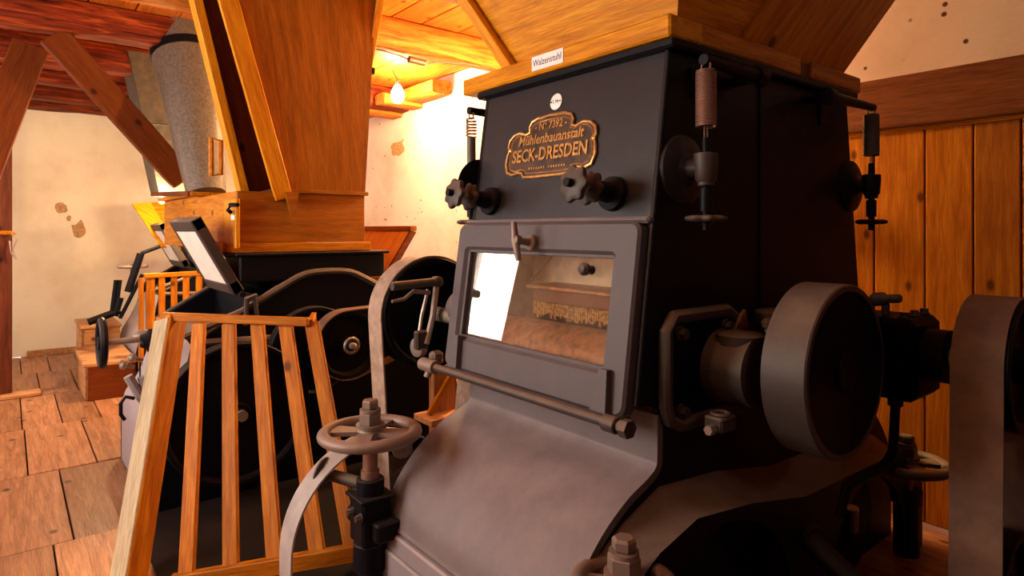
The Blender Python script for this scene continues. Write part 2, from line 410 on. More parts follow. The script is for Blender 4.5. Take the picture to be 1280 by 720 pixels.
b.bb(xc-.03, xc+.03, W3[0], W3[0]+.05, W3[2], W3[3]); b.bb(xc-.03, xc+.03, W3[1]-.05, W3[1], W3[2], W3[3]); b.bb(xc-.03, xc+.03, W3[0]+.05, W3[1]-.05, W3[2], W3[2]+.05); b.bb(xc-.03, xc+.03, W3[0]+.05, W3[1]-.05, W3[3]-.05, W3[3])
obj('window_frame', b, 'pale', w3); obj('window_pane', B().bb(xc-.003, xc+.003, W3[0]+.05, W3[1]-.05, W3[2]+.05, W3[3]-.05), 'glass', w3)
wb = obj('wall_back', B().bb(ROOM_X0, ROOM_X1, ROOM_Y1, ROOM_Y1+T, 0, CEIL+.03), 'wall_b', kind='structure')
b = B(); xs = [ROOM_X0]+[v for w in WINDOWS for v in w[:2]]+[ROOM_X1]
for i in range(0, len(xs), 2): b.bb(xs[i], xs[i+1], ROOM_Y0-T, ROOM_Y0, 0, CEIL+.03)
for (x0, x1, z0, z1) in WINDOWS:
    b.bb(x0, x1, ROOM_Y0-T, ROOM_Y0, 0, z0); b.bb(x0, x1, ROOM_Y0-T, ROOM_Y0, z1, CEIL+.03)
wf = obj('wall_front', b, 'wall', kind='structure')
for i, (x0, x1, z0, z1) in enumerate(WINDOWS):
    yc = ROOM_Y0-.12
    wnd = struct('window_%d' % (i+1))
    b = B()
    for (a, c, e, g) in ((x0, x0+.05, z0, z1), (x1-.05, x1, z0, z1), (x0+.05, x1-.05, z0, z0+.05), (x0+.05, x1-.05, z1-.05, z1)): b.bb(a, c, yc-.03, yc+.03, e, g)
    obj('window_frame', b, 'pale', wnd)
    if i: xm = (x0+x1)/2; obj('mullion', B().bb(xm-.012, xm+.012, yc-.02, yc+.02, z0+.05, z1-.05), 'pale', wnd)
    if i: zm = z0+(z1-z0)*.6; obj('glazing_bar', B().bb(x0+.05, x1-.05, yc-.015, yc+.015, zm-.012, zm+.012), 'pale', wnd)
    obj('window_pane', B().bb(x0+.05, x1-.05, yc-.003, yc+.003, z0+.05, z1-.05), 'glass', wnd)
    obj('window_sill', B().bb(x0-.04, x1+.04, ROOM_Y0-.1, ROOM_Y0+.05, z0-.035, z0, bev=.005), 'step', wnd)
# ceiling: boards on joists
ce = obj('ceiling', B().bb(ROOM_X0-.2, ROOM_X1+.2, ROOM_Y0-.2, ROOM_Y1+.2, CEIL+.03, CEIL+.1), 'mortar', kind='structure')
y = ROOM_Y0
while y < ROOM_Y1-.02:
    y1 = min(y+random.uniform(.22, .30), ROOM_Y1)
    board('ceiling_board', (ROOM_X0, (y+y1)/2, CEIL+.015), (ROOM_X1, (y+y1)/2, CEIL+.015), y1-y-.008, .03, (0, 1, 0), 'ceil', ce)
    y = y1
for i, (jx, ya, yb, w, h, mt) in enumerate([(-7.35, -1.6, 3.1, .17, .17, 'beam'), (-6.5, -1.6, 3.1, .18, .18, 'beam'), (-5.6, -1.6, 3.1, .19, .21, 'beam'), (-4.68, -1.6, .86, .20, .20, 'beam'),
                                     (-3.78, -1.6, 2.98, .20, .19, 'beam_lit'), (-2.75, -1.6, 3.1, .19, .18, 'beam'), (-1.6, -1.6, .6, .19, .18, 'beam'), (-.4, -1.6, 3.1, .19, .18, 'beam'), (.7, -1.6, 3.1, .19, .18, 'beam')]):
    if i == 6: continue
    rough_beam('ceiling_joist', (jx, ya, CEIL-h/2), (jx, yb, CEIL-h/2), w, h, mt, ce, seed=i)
rough_beam('wall_plate', (-7.82, -1.6, 2.50), (-7.82, 3.1, 2.50), .16, .10, 'beam', ce, seed=21)
rough_beam('wall_plate', (-7.80, -1.6, 2.585), (-7.80, 3.1, 2.585), .2, .08, 'beam', ce, seed=22)
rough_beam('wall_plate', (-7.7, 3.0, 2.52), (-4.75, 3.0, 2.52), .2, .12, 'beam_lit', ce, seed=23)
for k, (bx, bz) in enumerate(((-6.55, 2.43), (-5.75, 2.44), (-5.35, 2.47))):
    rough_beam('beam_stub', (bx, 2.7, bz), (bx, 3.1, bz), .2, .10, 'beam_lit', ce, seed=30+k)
# wainscot on the back wall
xx = -2.35; edges = [xx]
for e in (-2.15, -1.97, -1.78, -1.60, -1.41, -1.212, -1.01, -.837, -.681, -.5, -.33, -.14, .05, .22, .42, .6, .79, .97, 1.16, 1.33, 1.5): edges.append(e)
for a, c in zip(edges, edges[1:]):
    board('wainscot_board', ((a+c)/2, 3.078, 0.0), ((a+c)/2, 3.078, 1.70), c-a-.005, .03, (1, 0, 0), 'wain', wb, bev=.004)
obj('backing_strip', B().bb(-2.35, 1.5, 3.094, 3.099, 0, 1.7), 'mortar', wb)
board('wall_rail', (-2.35, 3.05, 1.81), (1.5, 3.05, 1.81), .22, .07, (0, 0, 1), 'rail', wb, bev=.006)
board('picture_moulding', (-2.35, 3.052, 1.69), (1.5, 3.052, 1.69), .018, .02, (0, 0, 1), 'wain', wb, bev=.003)
# bare patches where the plaster has fallen
def patch(c, size, axis, seed, name='bare_clay_patch', parent=None, n=14, sq=False):
    b = B(); pts = []
    for k in range(n):
        a = 2*PI*k/n; r = 1+.45*noise.noise(Vector((math.cos(a)*1.7+seed*3.1, math.sin(a)*1.7, seed)))
        if sq: r /= max(abs(math.cos(a)), abs(math.sin(a)))**.8
        pts.append((math.cos(a)*r*size[0], math.sin(a)*r*size[1]))
    T_ = Matrix.Translation(Vector(c)) @ (align((1, 0, 0), (0, 0, 1)) if axis == 'x' else align((0, -1, 0), (0, 0, 1)))
    b.prism(pts, -.004, .003, T_); obj(name, b, 'clay', parent)
def on_x(px, py, X):
    t = (px-640)/F_PX; dx, dy = -.7815+t*.6239, .6239+t*.7815; d = X/dx; return Vector((X, d*dy, CAM_H-d*(py-HOR)/F_PX))
def on_y(px, py, Y):
    t = (px-640)/F_PX; dx, dy = -.7815+t*.6239, .6239+t*.7815; d = Y/dy; return Vector((d*dx, Y, CAM_H-d*(py-HOR)/F_PX))
def on_z(px, py, Z):
    t = (px-640)/F_PX; dx, dy = -.7815+t*.6239, .6239+t*.7815; d = (CAM_H-Z)*F_PX/(py-HOR); return Vector((d*dx, d*dy, Z))
patch(on_x(76, 260, -7.9), (.055, .05), 'x', 1, parent=wl); patch(on_x(99, 287, -7.9), (.06, .085), 'x', 2, parent=wl); patch(on_x(86, 273, -7.9), (.02, .03), 'x', 3, parent=wl)
patch(on_y(497, 186, 3.1), (.13, .075), 'y', 4, parent=wb, sq=True)
obj('baseboard_left', B().bb(-7.9, -7.84, .15, .95, 0, .055, bev=.004), 'step', kind='structure')

# ------------------------------------------------------------ main roller mill
X0, X1 = -1.90, -1.06
YC = 1.915
def fy(z): return 1.26+(z-.79)*.1418
def mir(p): return [(2*YC-y_, z_) for y_, z_ in p]
TOPZ = 1.735
mill = thing('roller_mill', 'large black cast iron roller mill with bronze nameplate and glazed front door', 'machine', ((X0+X1)/2, YC, 0))
belly = [(1.335, .80), (1.335, .66), (1.328, .625), (1.29, .602), (1.215, .570), (1.125, .508), (1.048, .425), (1.005, .352), (.986, .29)]
# Catmull style refinement of the belly
def refine(p, k=6):
    out = []
    for i in range(len(p)-1):
        a = Vector(p[max(0, i-1)]); b_ = Vector(p[i]); c = Vector(p[i+1]); d = Vector(p[min(len(p)-1, i+2)])
        for j in range(k):
            t = j/k
            out.append(tuple(.5*((2*b_)+(-a+c)*t+(2*a-5*b_+4*c-d)*t*t+(-a+3*b_-3*c+d)*t**3)))
    out.append(tuple(p[-1])); return out
bl = refine(belly)
prof_front = [(fy(TOPZ), TOPZ), (fy(1.27), 1.27), (fy(.80), .80)]+[q for q in bl if q[1] < .79]+[(.988, 0)]
side = prof_front+mir(prof_front)[::-1]
for xa, xb in ((X0, X0+.02), (X1-.02, X1)):
    obj('side_panel', B().prismX(side, xa, xb), 'iron', mill, ang=25)
s2 = math.hypot(1, .1418); FR = Matrix(((1, 0, 0, 0), (0, .1418/s2, -1/s2, 0), (0, 1/s2, .1418/s2, 0), (0, 0, 0, 1)))
def FT(x_, z_, off=0.0):     # frame on the leaning front: local X right, Y up the face, Z outwards
    n = Vector((0, -1/s2, .1418/s2)); return Matrix.Translation(Vector((x_, fy(z_), z_))+n*off) @ FR
def frontbox(b, xa, xb, za, zb, o0, o1, bev=0.0):
    Tm = FT((xa+xb)/2, (za+zb)/2, (o0+o1)/2); return b.box((0, 0, 0), (xb-xa, (zb-za)*s2, o1-o0), T=Tm, bev=bev)
obj('front_panel', frontbox(B(), X0+.02, X1-.02, 1.25, TOPZ, -.025, 0), 'iron_front', mill)
obj('front_edge_rib', B().tube([(X1-.008, fy(TOPZ)-.004, TOPZ), (X1-.008, fy(.80)-.004, .80)], .007, 8), 'iron_front', mill)
rp = mir([(fy(TOPZ), TOPZ), (fy(.8), .8)]+[q for q in bl if q[1] < .79]+[(.988, 0)])
obj('rear_panel', B().sheetX(rp, X0+.02, X1-.02, .02), 'iron', mill)
bp_ = [(1.40, .775)]+[(q[0]-.005, q[1]+.004) for q in bl if q[1] < .77]
obj('belly_panel', B().sheetX(bp_, X0-.012, X1+.004, .022), 'belly', mill, label='smooth dusty curved front apron', ang=40)
obj('apron_bead', B().tube([(X0-.012, .985, .285), (X1+.004, .985, .285)], .009, 10), 'belly', mill)
bpn = obj('base_panel', B().bb(X0, X1, .965, .988, .0, .275, bev=.006), 'greyiron', mill)
obj('base_panel_boss', B().bb(X0+.03, X1-.1, .955, .966, .05, .22, bev=.008), 'greyiron', bpn)
# skirt of the base, with two arched openings
top = [(1.03, .33), (1.10, .42), (1.20, .49), (1.35, .53), (1.6, .50), (1.9, .44), (2.3, .43), (2.6, .42), (2.73, .38), (2.80, .30)]
face = [(.99, 0), (.99, .27)]+top+[(2.84, .27), (2.84, 0), (2.74, 0)]+arc(2.36, .08, .30, -10, 190, 22)[0:]+[(1.95, 0), (1.88, 0)]+arc(1.47, .12, .36, -10, 190, 22)+[(1.06, 0)]
sk = obj('base_skirt', B().prismX(face, -.965, -.945), 'iron', mill)
led = B(); pts_in = [(1.07, .44), (1.20, .52), (1.34, .575), (1.6, .555), (1.9, .50), (2.3, .49), (2.55, .48), (2.68, .44)]
pts_out = [(1.05, .41), (1.20, .49), (1.35, .53), (1.6, .50), (1.9, .44), (2.3, .43), (2.6, .42), (2.73, .38)]
vs = []
for (a, c), (e, g) in zip(pts_in, pts_out):
    for k in range(5):
        t = k/4; vs.append((X1+(.115)*t, a+(e-a)*t, c+(g-c)*(t**.55 if False else 1-(1-t)**2)))
led._add(vs, [(i*5+k, (i+1)*5+k, (i+1)*5+k+1, i*5+k+1) for i in range(7) for k in range(4)])
obj('base_ledge', led, 'dusty', mill, label='dusty sloped ledge over the arched openings', ang=60)
for cy_ in (1.47, 2.36):
    rc = obj('roll_cover', B().lathe((-1.06, cy_, .20), (1, 0, 0), [(0, .2), (.03, .2), (.05, .17), (.055, .08), (.075, .07), (.08, .03)], 28), 'deep', mill)
    obj('cover_lever', B().tube([(-.98, cy_-.05, .20), (-.955, cy_-.1, .30), (-.95, cy_-.20, .34)], .013, 8), 'steel', rc)
obj('outlet_pipe', B().cyl((-1.02, 1.93, .33), (-.80, 1.90, .235), .035, n=16).cyl((-1.0, 1.93, .322), (-.945, 1.922, .297), .052, n=16).cyl((-.80, 1.90, .235), (-.70, 1.885, .19), .026, n=14), 'iron', mill)
# lid
lid = B(); lid.bb(X0-.02, X1+.03, fy(TOPZ)-.03, 2*YC-fy(TOPZ)+.03, TOPZ, TOPZ+.026, bev=.006)
lid = obj('lid_flange', lid, 'iron', mill)
obj('side_seam', B().bb(X1, X1+.006, 1.83, 1.845, .75, TOPZ), 'iron', mill)
for yy in (1.475, 2.22): obj('side_lug', B().bb(X1, X1+.01, yy, yy+.03, 1.62, 1.70, bev=.003), 'iron', mill)
# interior seen through the glass
obj('interior_wall', B().bb(X0+.021, X0+.026, 1.36, 1.62, .80, 1.24), 'flour', mill, label='flour dusted inner side wall')
obj('interior_panel', B().bb(X0+.03, X1-.03, 1.60, 1.615, 1.04, 1.30), 'flour', mill, label='flour dusted inner back panel')
obj('inner_ledge', B().bb(X0+.16, X1-.03, 1.45, 1.60, 1.045, 1.058, bev=.003), 'roller', mill)
fb = B().bb(X0+.16, X1-.03, 1.49, 1.60, .985, 1.044); obj('feed_box', fb, 'feedbox', mill)
br = B()
for k in range(60):
    xk = X0+.19+(X1-X0-.25)*k/59; l_ = random.uniform(.035, .055)
    br.box((xk, 1.475, .998-l_/2), (.008, .02, l_))
obj('feed_brush', br, 'brush', mill, label='golden bristle brush')
obj('grinding_roll', B().cyl((X0+.04, 1.43, .845), (X1-.03, 1.43, .845), .098, n=36, ch=.004), 'roller', mill, label='brown flour dusted grinding roll')
obj('interior_floor', B().bb(X0+.03, X1-.03, 1.35, 1.62, .77, .78), 'flour', mill)
obj('inner_partition', B().bb(X0+.02, X1-.02, 1.64, 1.65, .60, 1.72), 'iron', mill)
obj('pull_cord', B().tube([on_y(692, 318, 1.45), on_y(678, 335, 1.46), on_y(664, 350, 1.47)], .003, 6), 'belt_br', mill)
# front door
dfr = B()
dx0, dx1, dz0, dz1 = -1.915, -1.075, .765, 1.268
hx0, hx1, hz0, hz1 = -1.855, -1.158, .872, 1.178
def rrect(x0, x1, y0, y1, r, n=6):
    P = []
    for cx, cy, a0 in ((x1-r, y1-r, 0), (x0+r, y1-r, 90), (x0+r, y0+r, 180), (x1-r, y0+r, 270)):
        for k in range(n+1): a = math.radians(a0+90*k/n); P.append((cx+r*math.cos(a), cy+r*math.sin(a)))
    return P
dcx, dcz = (dx0+dx1)/2, (dz0+dz1)/2; DT = FT(dcx, dcz)
def DL(xa, xb, za, zb): return xa-dcx, xb-dcx, (za-dcz)*s2, (zb-dcz)*s2
loops = [(DL(dx0, dx1, dz0, dz1), .03, 0), (DL(dx0, dx1, dz0, dz1), .03, .034), (DL(dx0+.007, dx1-.007, dz0+.007, dz1-.007), .026, .042),
         (DL(hx0-.010, hx1+.010, hz0-.010, hz1+.010), .02, .042), (DL(hx0, hx1, hz0, hz1), .012, .030), (DL(hx0, hx1, hz0, hz1), .012, .0)]
vs = []; fs = []
for (q, r, z) in loops: vs += [(a, c, z) for a, c in rrect(*q, r)]
m_ = 28
for k in range(len(loops)):
    k2 = (k+1) % len(loops)
    for i in range(m_): fs.append((k*m_+i, k*m_+(i+1) % m_, k2*m_+(i+1) % m_, k2*m_+i))
dfr._add(vs, fs, DT)
door = obj('inspection_door', dfr, 'door_iron', mill, label='grey iron door frame around the glass')
obj('glass_pane', frontbox(B(), hx0-.004, hx1+.004, hz0-.004, hz1+.004, .012, .016), 'dglass', door)
obj('door_ledge', frontbox(B(), X0, X1, 1.266, 1.284, .0, .03, bev=.008), 'belly', mill)
rb = B()
frontbox(rb, hx0, hx0+.012, hz0, hz1, .018, .03); frontbox(rb, hx1-.008, hx1, hz0, hz1, .018, .03); frontbox(rb, hx0, hx1, hz1-.008, hz1, .018, .03); frontbox(rb, hx0, hx1, hz0, hz0+.01, .018, .03)
obj('glazing_bead', rb, 'door_iron', door)
obj('door_lip', frontbox(B(), dx0+.01, dx1+.01, .735, .765, .0, .05, bev=.006), 'door_iron', door)
for hx in (-1.835, -1.145):
    wdg = B(); wdg.prism([(-.028, -.055), (.028, -.055), (.020, .055), (-.008, .055)], .04, .062, FT(hx, .825)); obj('hinge_strap', wdg, 'door_iron', door)
# handle: boss, bar
hb = B(); hc = FT(-1.50, 1.205) @ Vector((0, 0, .04)); nrm = Vector((0, -1/s2, .1418/s2))
hb.lathe(hc, nrm, [(0, .024), (.012, .024), (.018, .012), (.05, .010), (.055, .017), (.075, .017), (.08, .008)], 18)
e = hc+nrm*.066
hb.tube([e+Vector((-.012, 0, .055)), e+Vector((.0, -.004, 0)), e+Vector((.012, 0, -.062))], .010, 12, rads=[.0085, .013, .0085])
obj('door_handle', hb, 'wheelmetal', door, label='worn T-shaped turning handle')
kb = B(); kc = FT(-1.255, 1.135) @ Vector((0, 0, .018)); kb.lathe(kc, nrm, [(0, .013), (.004, .013), (.006, .008), (.018, .008), (.022, .017), (.034, .019), (.044, .012), (.047, .003)], 16)
obj('small_knob', kb, 'dusty', door)
# hinge rod below the door
rodp = FT(0, .752) @ Vector((0, 0, .062)); ry, rz = rodp.y, rodp.z
rod = obj('hinge_rod', B().cyl((-1.99, ry, rz), (-1.035, ry, rz), .0135, n=16), 'dusty', mill, label='dusty round hinge rod')
obj('rod_collar', B().cyl((-1.115, ry, rz), (-1.07, ry, rz), .022, n=16, ch=.003), 'dusty', rod)
obj('rod_nut', B().cyl((-1.055, ry, rz), (-1.03, ry, rz), .024, n=6), 'dusty', rod)
obj('rod_bracket', B().bb(-1.105, -1.08, ry-.004, fy(rz)+.0, rz-.018, rz+.016, bev=.004), 'dusty', rod)
# nameplate
NP = FT(-1.512, 1.524, 0)
half = [(0, .098), (.06, .097), (.092, .088), (.104, .07), (.100, .052), (.118, .046), (.150, .056), (.180, .052), (.203, .034), (.208, .012), (.200, .0), (.208, -.02), (.211, -.05), (.200, -.078), (.172, -.088), (.140, -.082), (.118, -.086), (.110, -.099), (.06, -.101), (0, -.101)]
outl = half+[(-a, c) for a, c in half[::-1]][1:-1]
npo = obj('nameplate', B().prism(outl, .001, .005, NP), 'plate', mill, label='brown and bronze cast nameplate with scalloped outline')
obj('plate_rim', B().tube([NP @ Vector((a, c, .006)) for a, c in outl], .0055, 8, closed=True), 'bronze', npo, label='bright bronze rim')
obj('plate_rim', B().tube([NP @ Vector((a*.93, c*.87, .005)) for a, c in outl], .002, 6, closed=True), 'bronze', npo)
for sx_ in (-1, 1): obj('plate_screw', B().lathe(NP @ Vector((.199*sx_, 0, .004)), nrm, [(0, .009), (.005, .009), (.008, .004)], 12), 'bronze', npo)
def LT(u, v, o=.006): return NP @ Matrix.Translation(Vector((u, v, o)))
lettering('- N\u00ba 7392 -', .037, 'bronze', npo, LT(0, .066), sx=.9, bold=.018)
lettering('M\u00fchlenbauanstalt', .046, 'bronze', npo, LT(0, .024), sx=.96, shear=.12, bold=.018)
lettering('SECK-DRESDEN', .060, 'bronze', npo, LT(0, -.028), sx=.86, ext=.0025, bold=.022)
mk = B()
for k in range(15):
    if k == 7: continue
    mk.box((-.085+.012*k, -.072, .006), (.006, .007, .002), T=NP)
obj('worn_small_print', mk, 'bronze', npo, label='small worn line too faint to read')
# white number disc and paper sign
dd = FT(-1.502, 1.664, 0)
disc = obj('enamel_disc', B().lathe(dd @ Vector((0, 0, .001)), nrm, [(0, .027), (.003, .027), (.004, .024)], 28), 'white', mill, label='small round white enamel disc')
lettering('12. Mfr.', .016, 'ink', disc, dd @ Matrix.Translation(Vector((-.002, 0, .0052))), ext=.0003, sx=.8)
for sx_ in (-1, 1): obj('disc_pin', B().cyl(dd @ Vector((.021*sx_, 0, .003)), dd @ Vector((.021*sx_, 0, .007)), .0025, n=8), 'ink', disc)
# adjusting knobs on the front
def star_knob(c, ax, R, th, lobes=7):
    b = B(); Tm = Matrix.Translation(Vector(c)) @ align(ax); n = lobes*8; vs = []; fs = []
    prof = [(0, .78), (th*.2, .98), (th*.5, 1.03), (th*.8, .98), (th, .78)]
    for h, s in prof:
        for k in range(n):
            a = 2*PI*k/n; r = R*s*(1+.10*math.cos(lobes*a)); vs.append((r*math.cos(a), r*math.sin(a), h))
    for j in range(4):
        for k in range(n): fs.append((j*n+k, j*n+(k+1) % n, (j+1)*n+(k+1) % n, (j+1)*n+k))
    fs.append(tuple(range(n-1, -1, -1))); fs.append(tuple(4*n+k for k in range(n)))
    return b._add(vs, fs, Tm)
for kx, sR in ((-1.79, 1.0), (-1.215, 1.0)):
    c = FT(kx, 1.352) @ Vector((0, 0, 0))
    ax = nrm
    unit = obj('adjusting_spindle', B().lathe(c, ax, [(0, .045), (.008, .05), (.02, .048), (.026, .03), (.06, .027), (.065, .022), (.07, .012), (.19, .012)], 22), 'iron', mill)
    obj('star_knob', star_knob(c+ax*.088, ax, .044, .022), 'dusty', unit)
    obj('star_knob', star_knob(c+ax*.148, ax, .048, .024), 'dusty', unit)
    obj('spindle_tip', B().cyl(c+ax*.112, c+ax*.148, .015, n=6), 'steel', unit)
# spring units, two each side
def coil(c, r, h, turns, wr):
    pts = []; n = int(turns*12)
    for k in range(n+1): a = 2*PI*turns*k/n; pts.append((c[0]+r*math.cos(a), c[1]+r*math.sin(a), c[2]+h*k/n))
    return B().tube(pts, wr, 5)
def spring_unit(sgn, y_, inner, xo, shown=True):
    xs_ = xo; xb = X1 if sgn > 0 else X0
    zt = 1.70; dirn = 1 if y_ < YC else -1
    arm = B(); arm.tube([(xs_, y_-.012*dirn, zt), (xs_, y_+.012*dirn, zt)], .015, 12)
    arm.tube([(xs_, y_, zt), (xs_, inner, zt-.005)], .014, 12, rads=[.014, .020])
    arm.cyl((xs_, inner-.02*dirn, zt-.005), (xs_, inner+.02*dirn, zt-.005), .028, n=16)
    arm.tube([(xs_, inner, zt-.005), (xb, inner, zt-.005)], .016, 10)
    a_ = obj('spring_arm', arm, 'iron', mill)
    sm = 'spring' if y_ < YC else 'spring_dk'
    obj('spring_hook', B().ring((xs_, y_, 1.683), (0, 1, 0), .014, .003, n=14, m=5), 'spring', a_)
    tight = sgn > 0
    cs = coil((xs_, y_, 1.523 if tight else 1.60), .0245 if tight else .019, .148 if tight else .07, 26 if tight else 6, .0034)
    sp_ = obj('tension_spring', cs, sm, mill, label='rust brown coil spring' if y_ < YC else 'dark coil spring')
    if not tight: obj('spring_sleeve', B().cyl((xs_, y_, 1.47), (xs_, y_, 1.60), .017, n=14), 'spring_dk', sp_)
    else: obj('spring_core', B().cyl((xs_, y_, 1.525), (xs_, y_, 1.67), .021, n=14), sm, sp_)
    lk = B()
    for o_ in (-.007, .007): lk.tube([(xs_, y_+o_, 1.53 if tight else 1.475), (xs_, y_+o_, 1.485)], .0022, 6)
    lk.tube([(xs_, y_-.008, 1.486), (xs_, y_+.008, 1.486)], .003, 6)
    obj('spring_link', lk, 'spring', sp_)
    br_ = B(); br_.lathe((xb, y_, 1.415), (sgn, 0, 0), [(0, .097), (.008, .094), (.016, .075), (.022, .05)], 30)
    w_ = abs(xs_-xb)
    br_.lathe((xb+sgn*.018, y_, 1.415), (sgn, 0, 0), [(0, .055), (.012, .03), (max(.02, w_-.03), .022)], 20)
    bk = obj('spring_bracket', br_, 'iron_front' if (sgn > 0 and y_ < YC) else 'iron', mill)
    obj('screw_socket', B().lathe((xs_, y_, 1.365), (0, 0, 1), [(0, .014), (.004, .022), (.012, .022), (.02, .028), (.07, .032), (.088, .031), (.09, .02)], 22), 'dusty' if y_ < YC else 'iron', bk)
    obj('adjusting_screw', B().cyl((xs_, y_, 1.25), (xs_, y_, 1.495), .0105, n=12).cyl((xs_, y_, 1.30), (xs_, y_, 1.36), .017, n=14), 'iron', bk)
    hw = star_knob((xs_, y_, 1.272), (0, 0, 1), .050, .018, 8)
    obj('screw_handwheel', hw, 'dusty' if y_ < YC else 'iron', bk)
spring_unit(1, 1.442, 1.70, -.985); spring_unit(1, 2.465, 2.13, -.985)
spring_unit(-1, 1.365, 1.62, -1.955)
# bearing flange and housing of the front roll
SY, SZ = 1.70, .875
fpoly = [(1.345, .79), (1.345, .985), (1.375, 1.02), (1.62, 1.02), (1.72, .96), (1.79, .90), (1.79, .76), (1.75, .73), (1.40, .73), (1.36, .75)]
flg = obj('bearing_flange', B().prismX(fpoly, X1, X1+.018), 'deep', mill)
obj('flange_rim', B().tube([(X1+.02, a, c) for a, c in fpoly], .019, 10, closed=True), 'dusty', flg, label='rounded dusty flange rim')
for by, bz in ((1.405, .975), (1.62, .975), (1.41, .765), (1.73, .80)): obj('flange_bolt', hexbolt((X1+.018, by, bz), (1, 0, 0), .015, .024), 'dusty', flg)
HY = 1.60
hs = B(); hs.lathe((X1+.015, HY, .865), (1, 0, 0), [(0, .105), (.02, .100), (.06, .098), (.125, .100), (.13, .088), (.131, .06)], 36)
hous = obj('bearing_housing', hs, 'dusty', mill)
obj('housing_cap', B().lathe((-.975, HY-.01, .935), (0, 0, 1), [(0, .064), (.026, .064), (.031, .056), (.036, .02)], 30), 'dusty', hous)
obj('oil_cup', B().lathe((-.945, HY+.075, .962), (0, 0, 1), [(0, .008), (.012, .008), (.016, .014), (.03, .016), (.04, .008)], 14), 'steel', hous)
obj('cap_wing', B().prismX([(HY+.02, .965), (HY+.06, 1.01), (HY+.075, 1.02), (HY+.09, .965)], -1.02, -1.01), 'bronze', hous, label='small brassy tab')
cl_ = B(); cl_.bb(-.985, -.93, 1.43, 1.50, .725, .765, bev=.005); cl_.ring((-.957, 1.465, .768), (0, 0, 1), .022, .006, n=18, m=6)
clm = obj('drain_clamp', cl_, 'dusty', hous)
obj('clamp_bolt', B().cyl((-.955, 1.405, .735), (-.955, 1.43, .735), .014, n=6, ch=.002), 'steel', clm)
h2 = B(); h2.lathe((X1+.0, 1.86, .905), (1, 0, 0), [(0, .10), (.11, .10), (.115, .08)], 30)
hous2 = obj('bearing_housing', h2, 'iron', mill)
obj('housing_cap', B().lathe((-1.0, 1.82, .97), (0, 0, 1), [(0, .062), (.034, .062), (.04, .052), (.044, .02)], 28), 'dusty', hous2)
# front flywheel
def pulley(name, cx0, cx1, cy, cz, R, mat, parent, hub=.05, web_at=.5, inner='deep', label=None, flush=False):
    b = B(); n = 56; W = cx1-cx0
    prof = [(0, R-.012), (.004, R), (W-.004, R), (W, R-.004), (W, R-.018)]
    b.lathe((cx0, cy, cz), (1, 0, 0), prof, n, caps=False)
    rim = obj(name, b, mat, parent, label=label)
    w = B(); w.lathe((cx0+.002, cy, cz), (1, 0, 0), [(0, .03), (0, R-.011), (W*.5, R-.03), (W*.5, R*.5), (W*.5-.004, hub)], n, caps=True)
    w = B(); w.lathe((cx0, cy, cz), (1, 0, 0), [(0, R-.012), (.006, R-.03), (W*.35, R-.034), (W*.35, .02)], n, caps=False)
    dp = .010 if flush else W*.28
    w.lathe((cx0+W, cy, cz), (-1, 0, 0), [(0, R-.018), (.006, R-.028), (dp, R-.034), (dp, .02)], n, caps=False)
    obj('web', w, inner, rim)
    h = B()
    if flush: h.lathe((cx0-.01, cy, cz), (1, 0, 0), [(0, hub*.5), (0, hub), (W+.008, hub), (W+.012, hub-.004), (W+.008, hub*.8), (W+.006, .01)], 32)
    else: h.lathe((cx0-.01, cy, cz), (1, 0, 0), [(0, hub*.5), (0, hub), (W+.012, hub), (W+.016, hub-.004), (W+.016, hub*.6), (W+.03, hub*.55), (W+.032, .01)], 28)
    obj('hub', h, inner, rim)
    return rim
obj('roll_shaft', B().cyl((-1.06, SY, SZ), (-.80, SY+.035, SZ), .028, n=18), 'steel', mill)
fw = pulley('flywheel', -.87, -.75, SY+.035, SZ, .232, 'dusty', mill, hub=.052, flush=True, label='wide dusty flywheel rim with black face')
# rear bearing block and pulley
RY = 2.21
rb_ = B(); rb_.bb(-1.06, -.72, RY-.10, RY+.12, .73, .98, bev=.02); rb_.cyl((-.72, RY, .87), (-.66, RY, .87), .08, n=24)
rbh = obj('bearing_housing', rb_, 'deep', mill)
obj('oil_cup', B().lathe((-.92, RY-.04, .98), (0, 0, 1), [(0, .012), (.02, .012), (.024, .018), (.045, .018), (.055, .008)], 14).cyl((-.92, RY-.04, 1.03), (-.92, RY-.04, 1.05), .006, n=8), 'dusty', rbh)
obj('grease_cup', B().cyl((-.84, RY+.0, .98), (-.84, RY+.0, 1.015), .012, n=12).lathe((-.88, RY-.01, 1.025), (1, 0, .12), [(0, .014), (.01, .022), (.04, .022), (.05, .014), (.085, .014), (.09, .010)], 16), 'dusty', rbh)
for k in range(3): obj('housing_bolt', hexbolt((-.76, RY-.07+.08*k, .98), (0, 0, 1), .012, .02), 'dusty', rbh)
obj('drain_pipe', B().tube([(-.80, 2.18, .74), (-.80, 2.18, .70), (-.80, 2.16, .56), (-.81, 2.12, .52), (-.84, 2.05, .50), (-.87, 2.0, .47), (-.88, 1.98, .38)], .014, 10).cyl((-.80, 2.18, .70), (-.80, 2.18, .735), .022, n=10), 'deep', mill)
obj('roll_shaft', B().cyl((-.72, RY, .87), (-.45, RY, .87), .028, n=18), 'steel', mill)
pulley('belt_pulley', -.61, -.475, RY, .87, .185, 'deep', mill, hub=.05)
# left side pulley behind the machine
obj('bearing_housing', B().lathe((X0, 1.36, .95), (-1, 0, 0), [(0, .10), (.03, .085), (.09, .08), (.10, .07), (.12, .07), (.125, .04)], 28), 'belly', mill)
obj('roll_shaft', B().cyl((X0-.05, 1.31, .925), (-2.27, 1.31, .925), .028, n=16), 'steel', mill)
pulley('belt_pulley', -2.25, -2.13, 1.31, .925, .218, 'deep', mill, hub=.05)
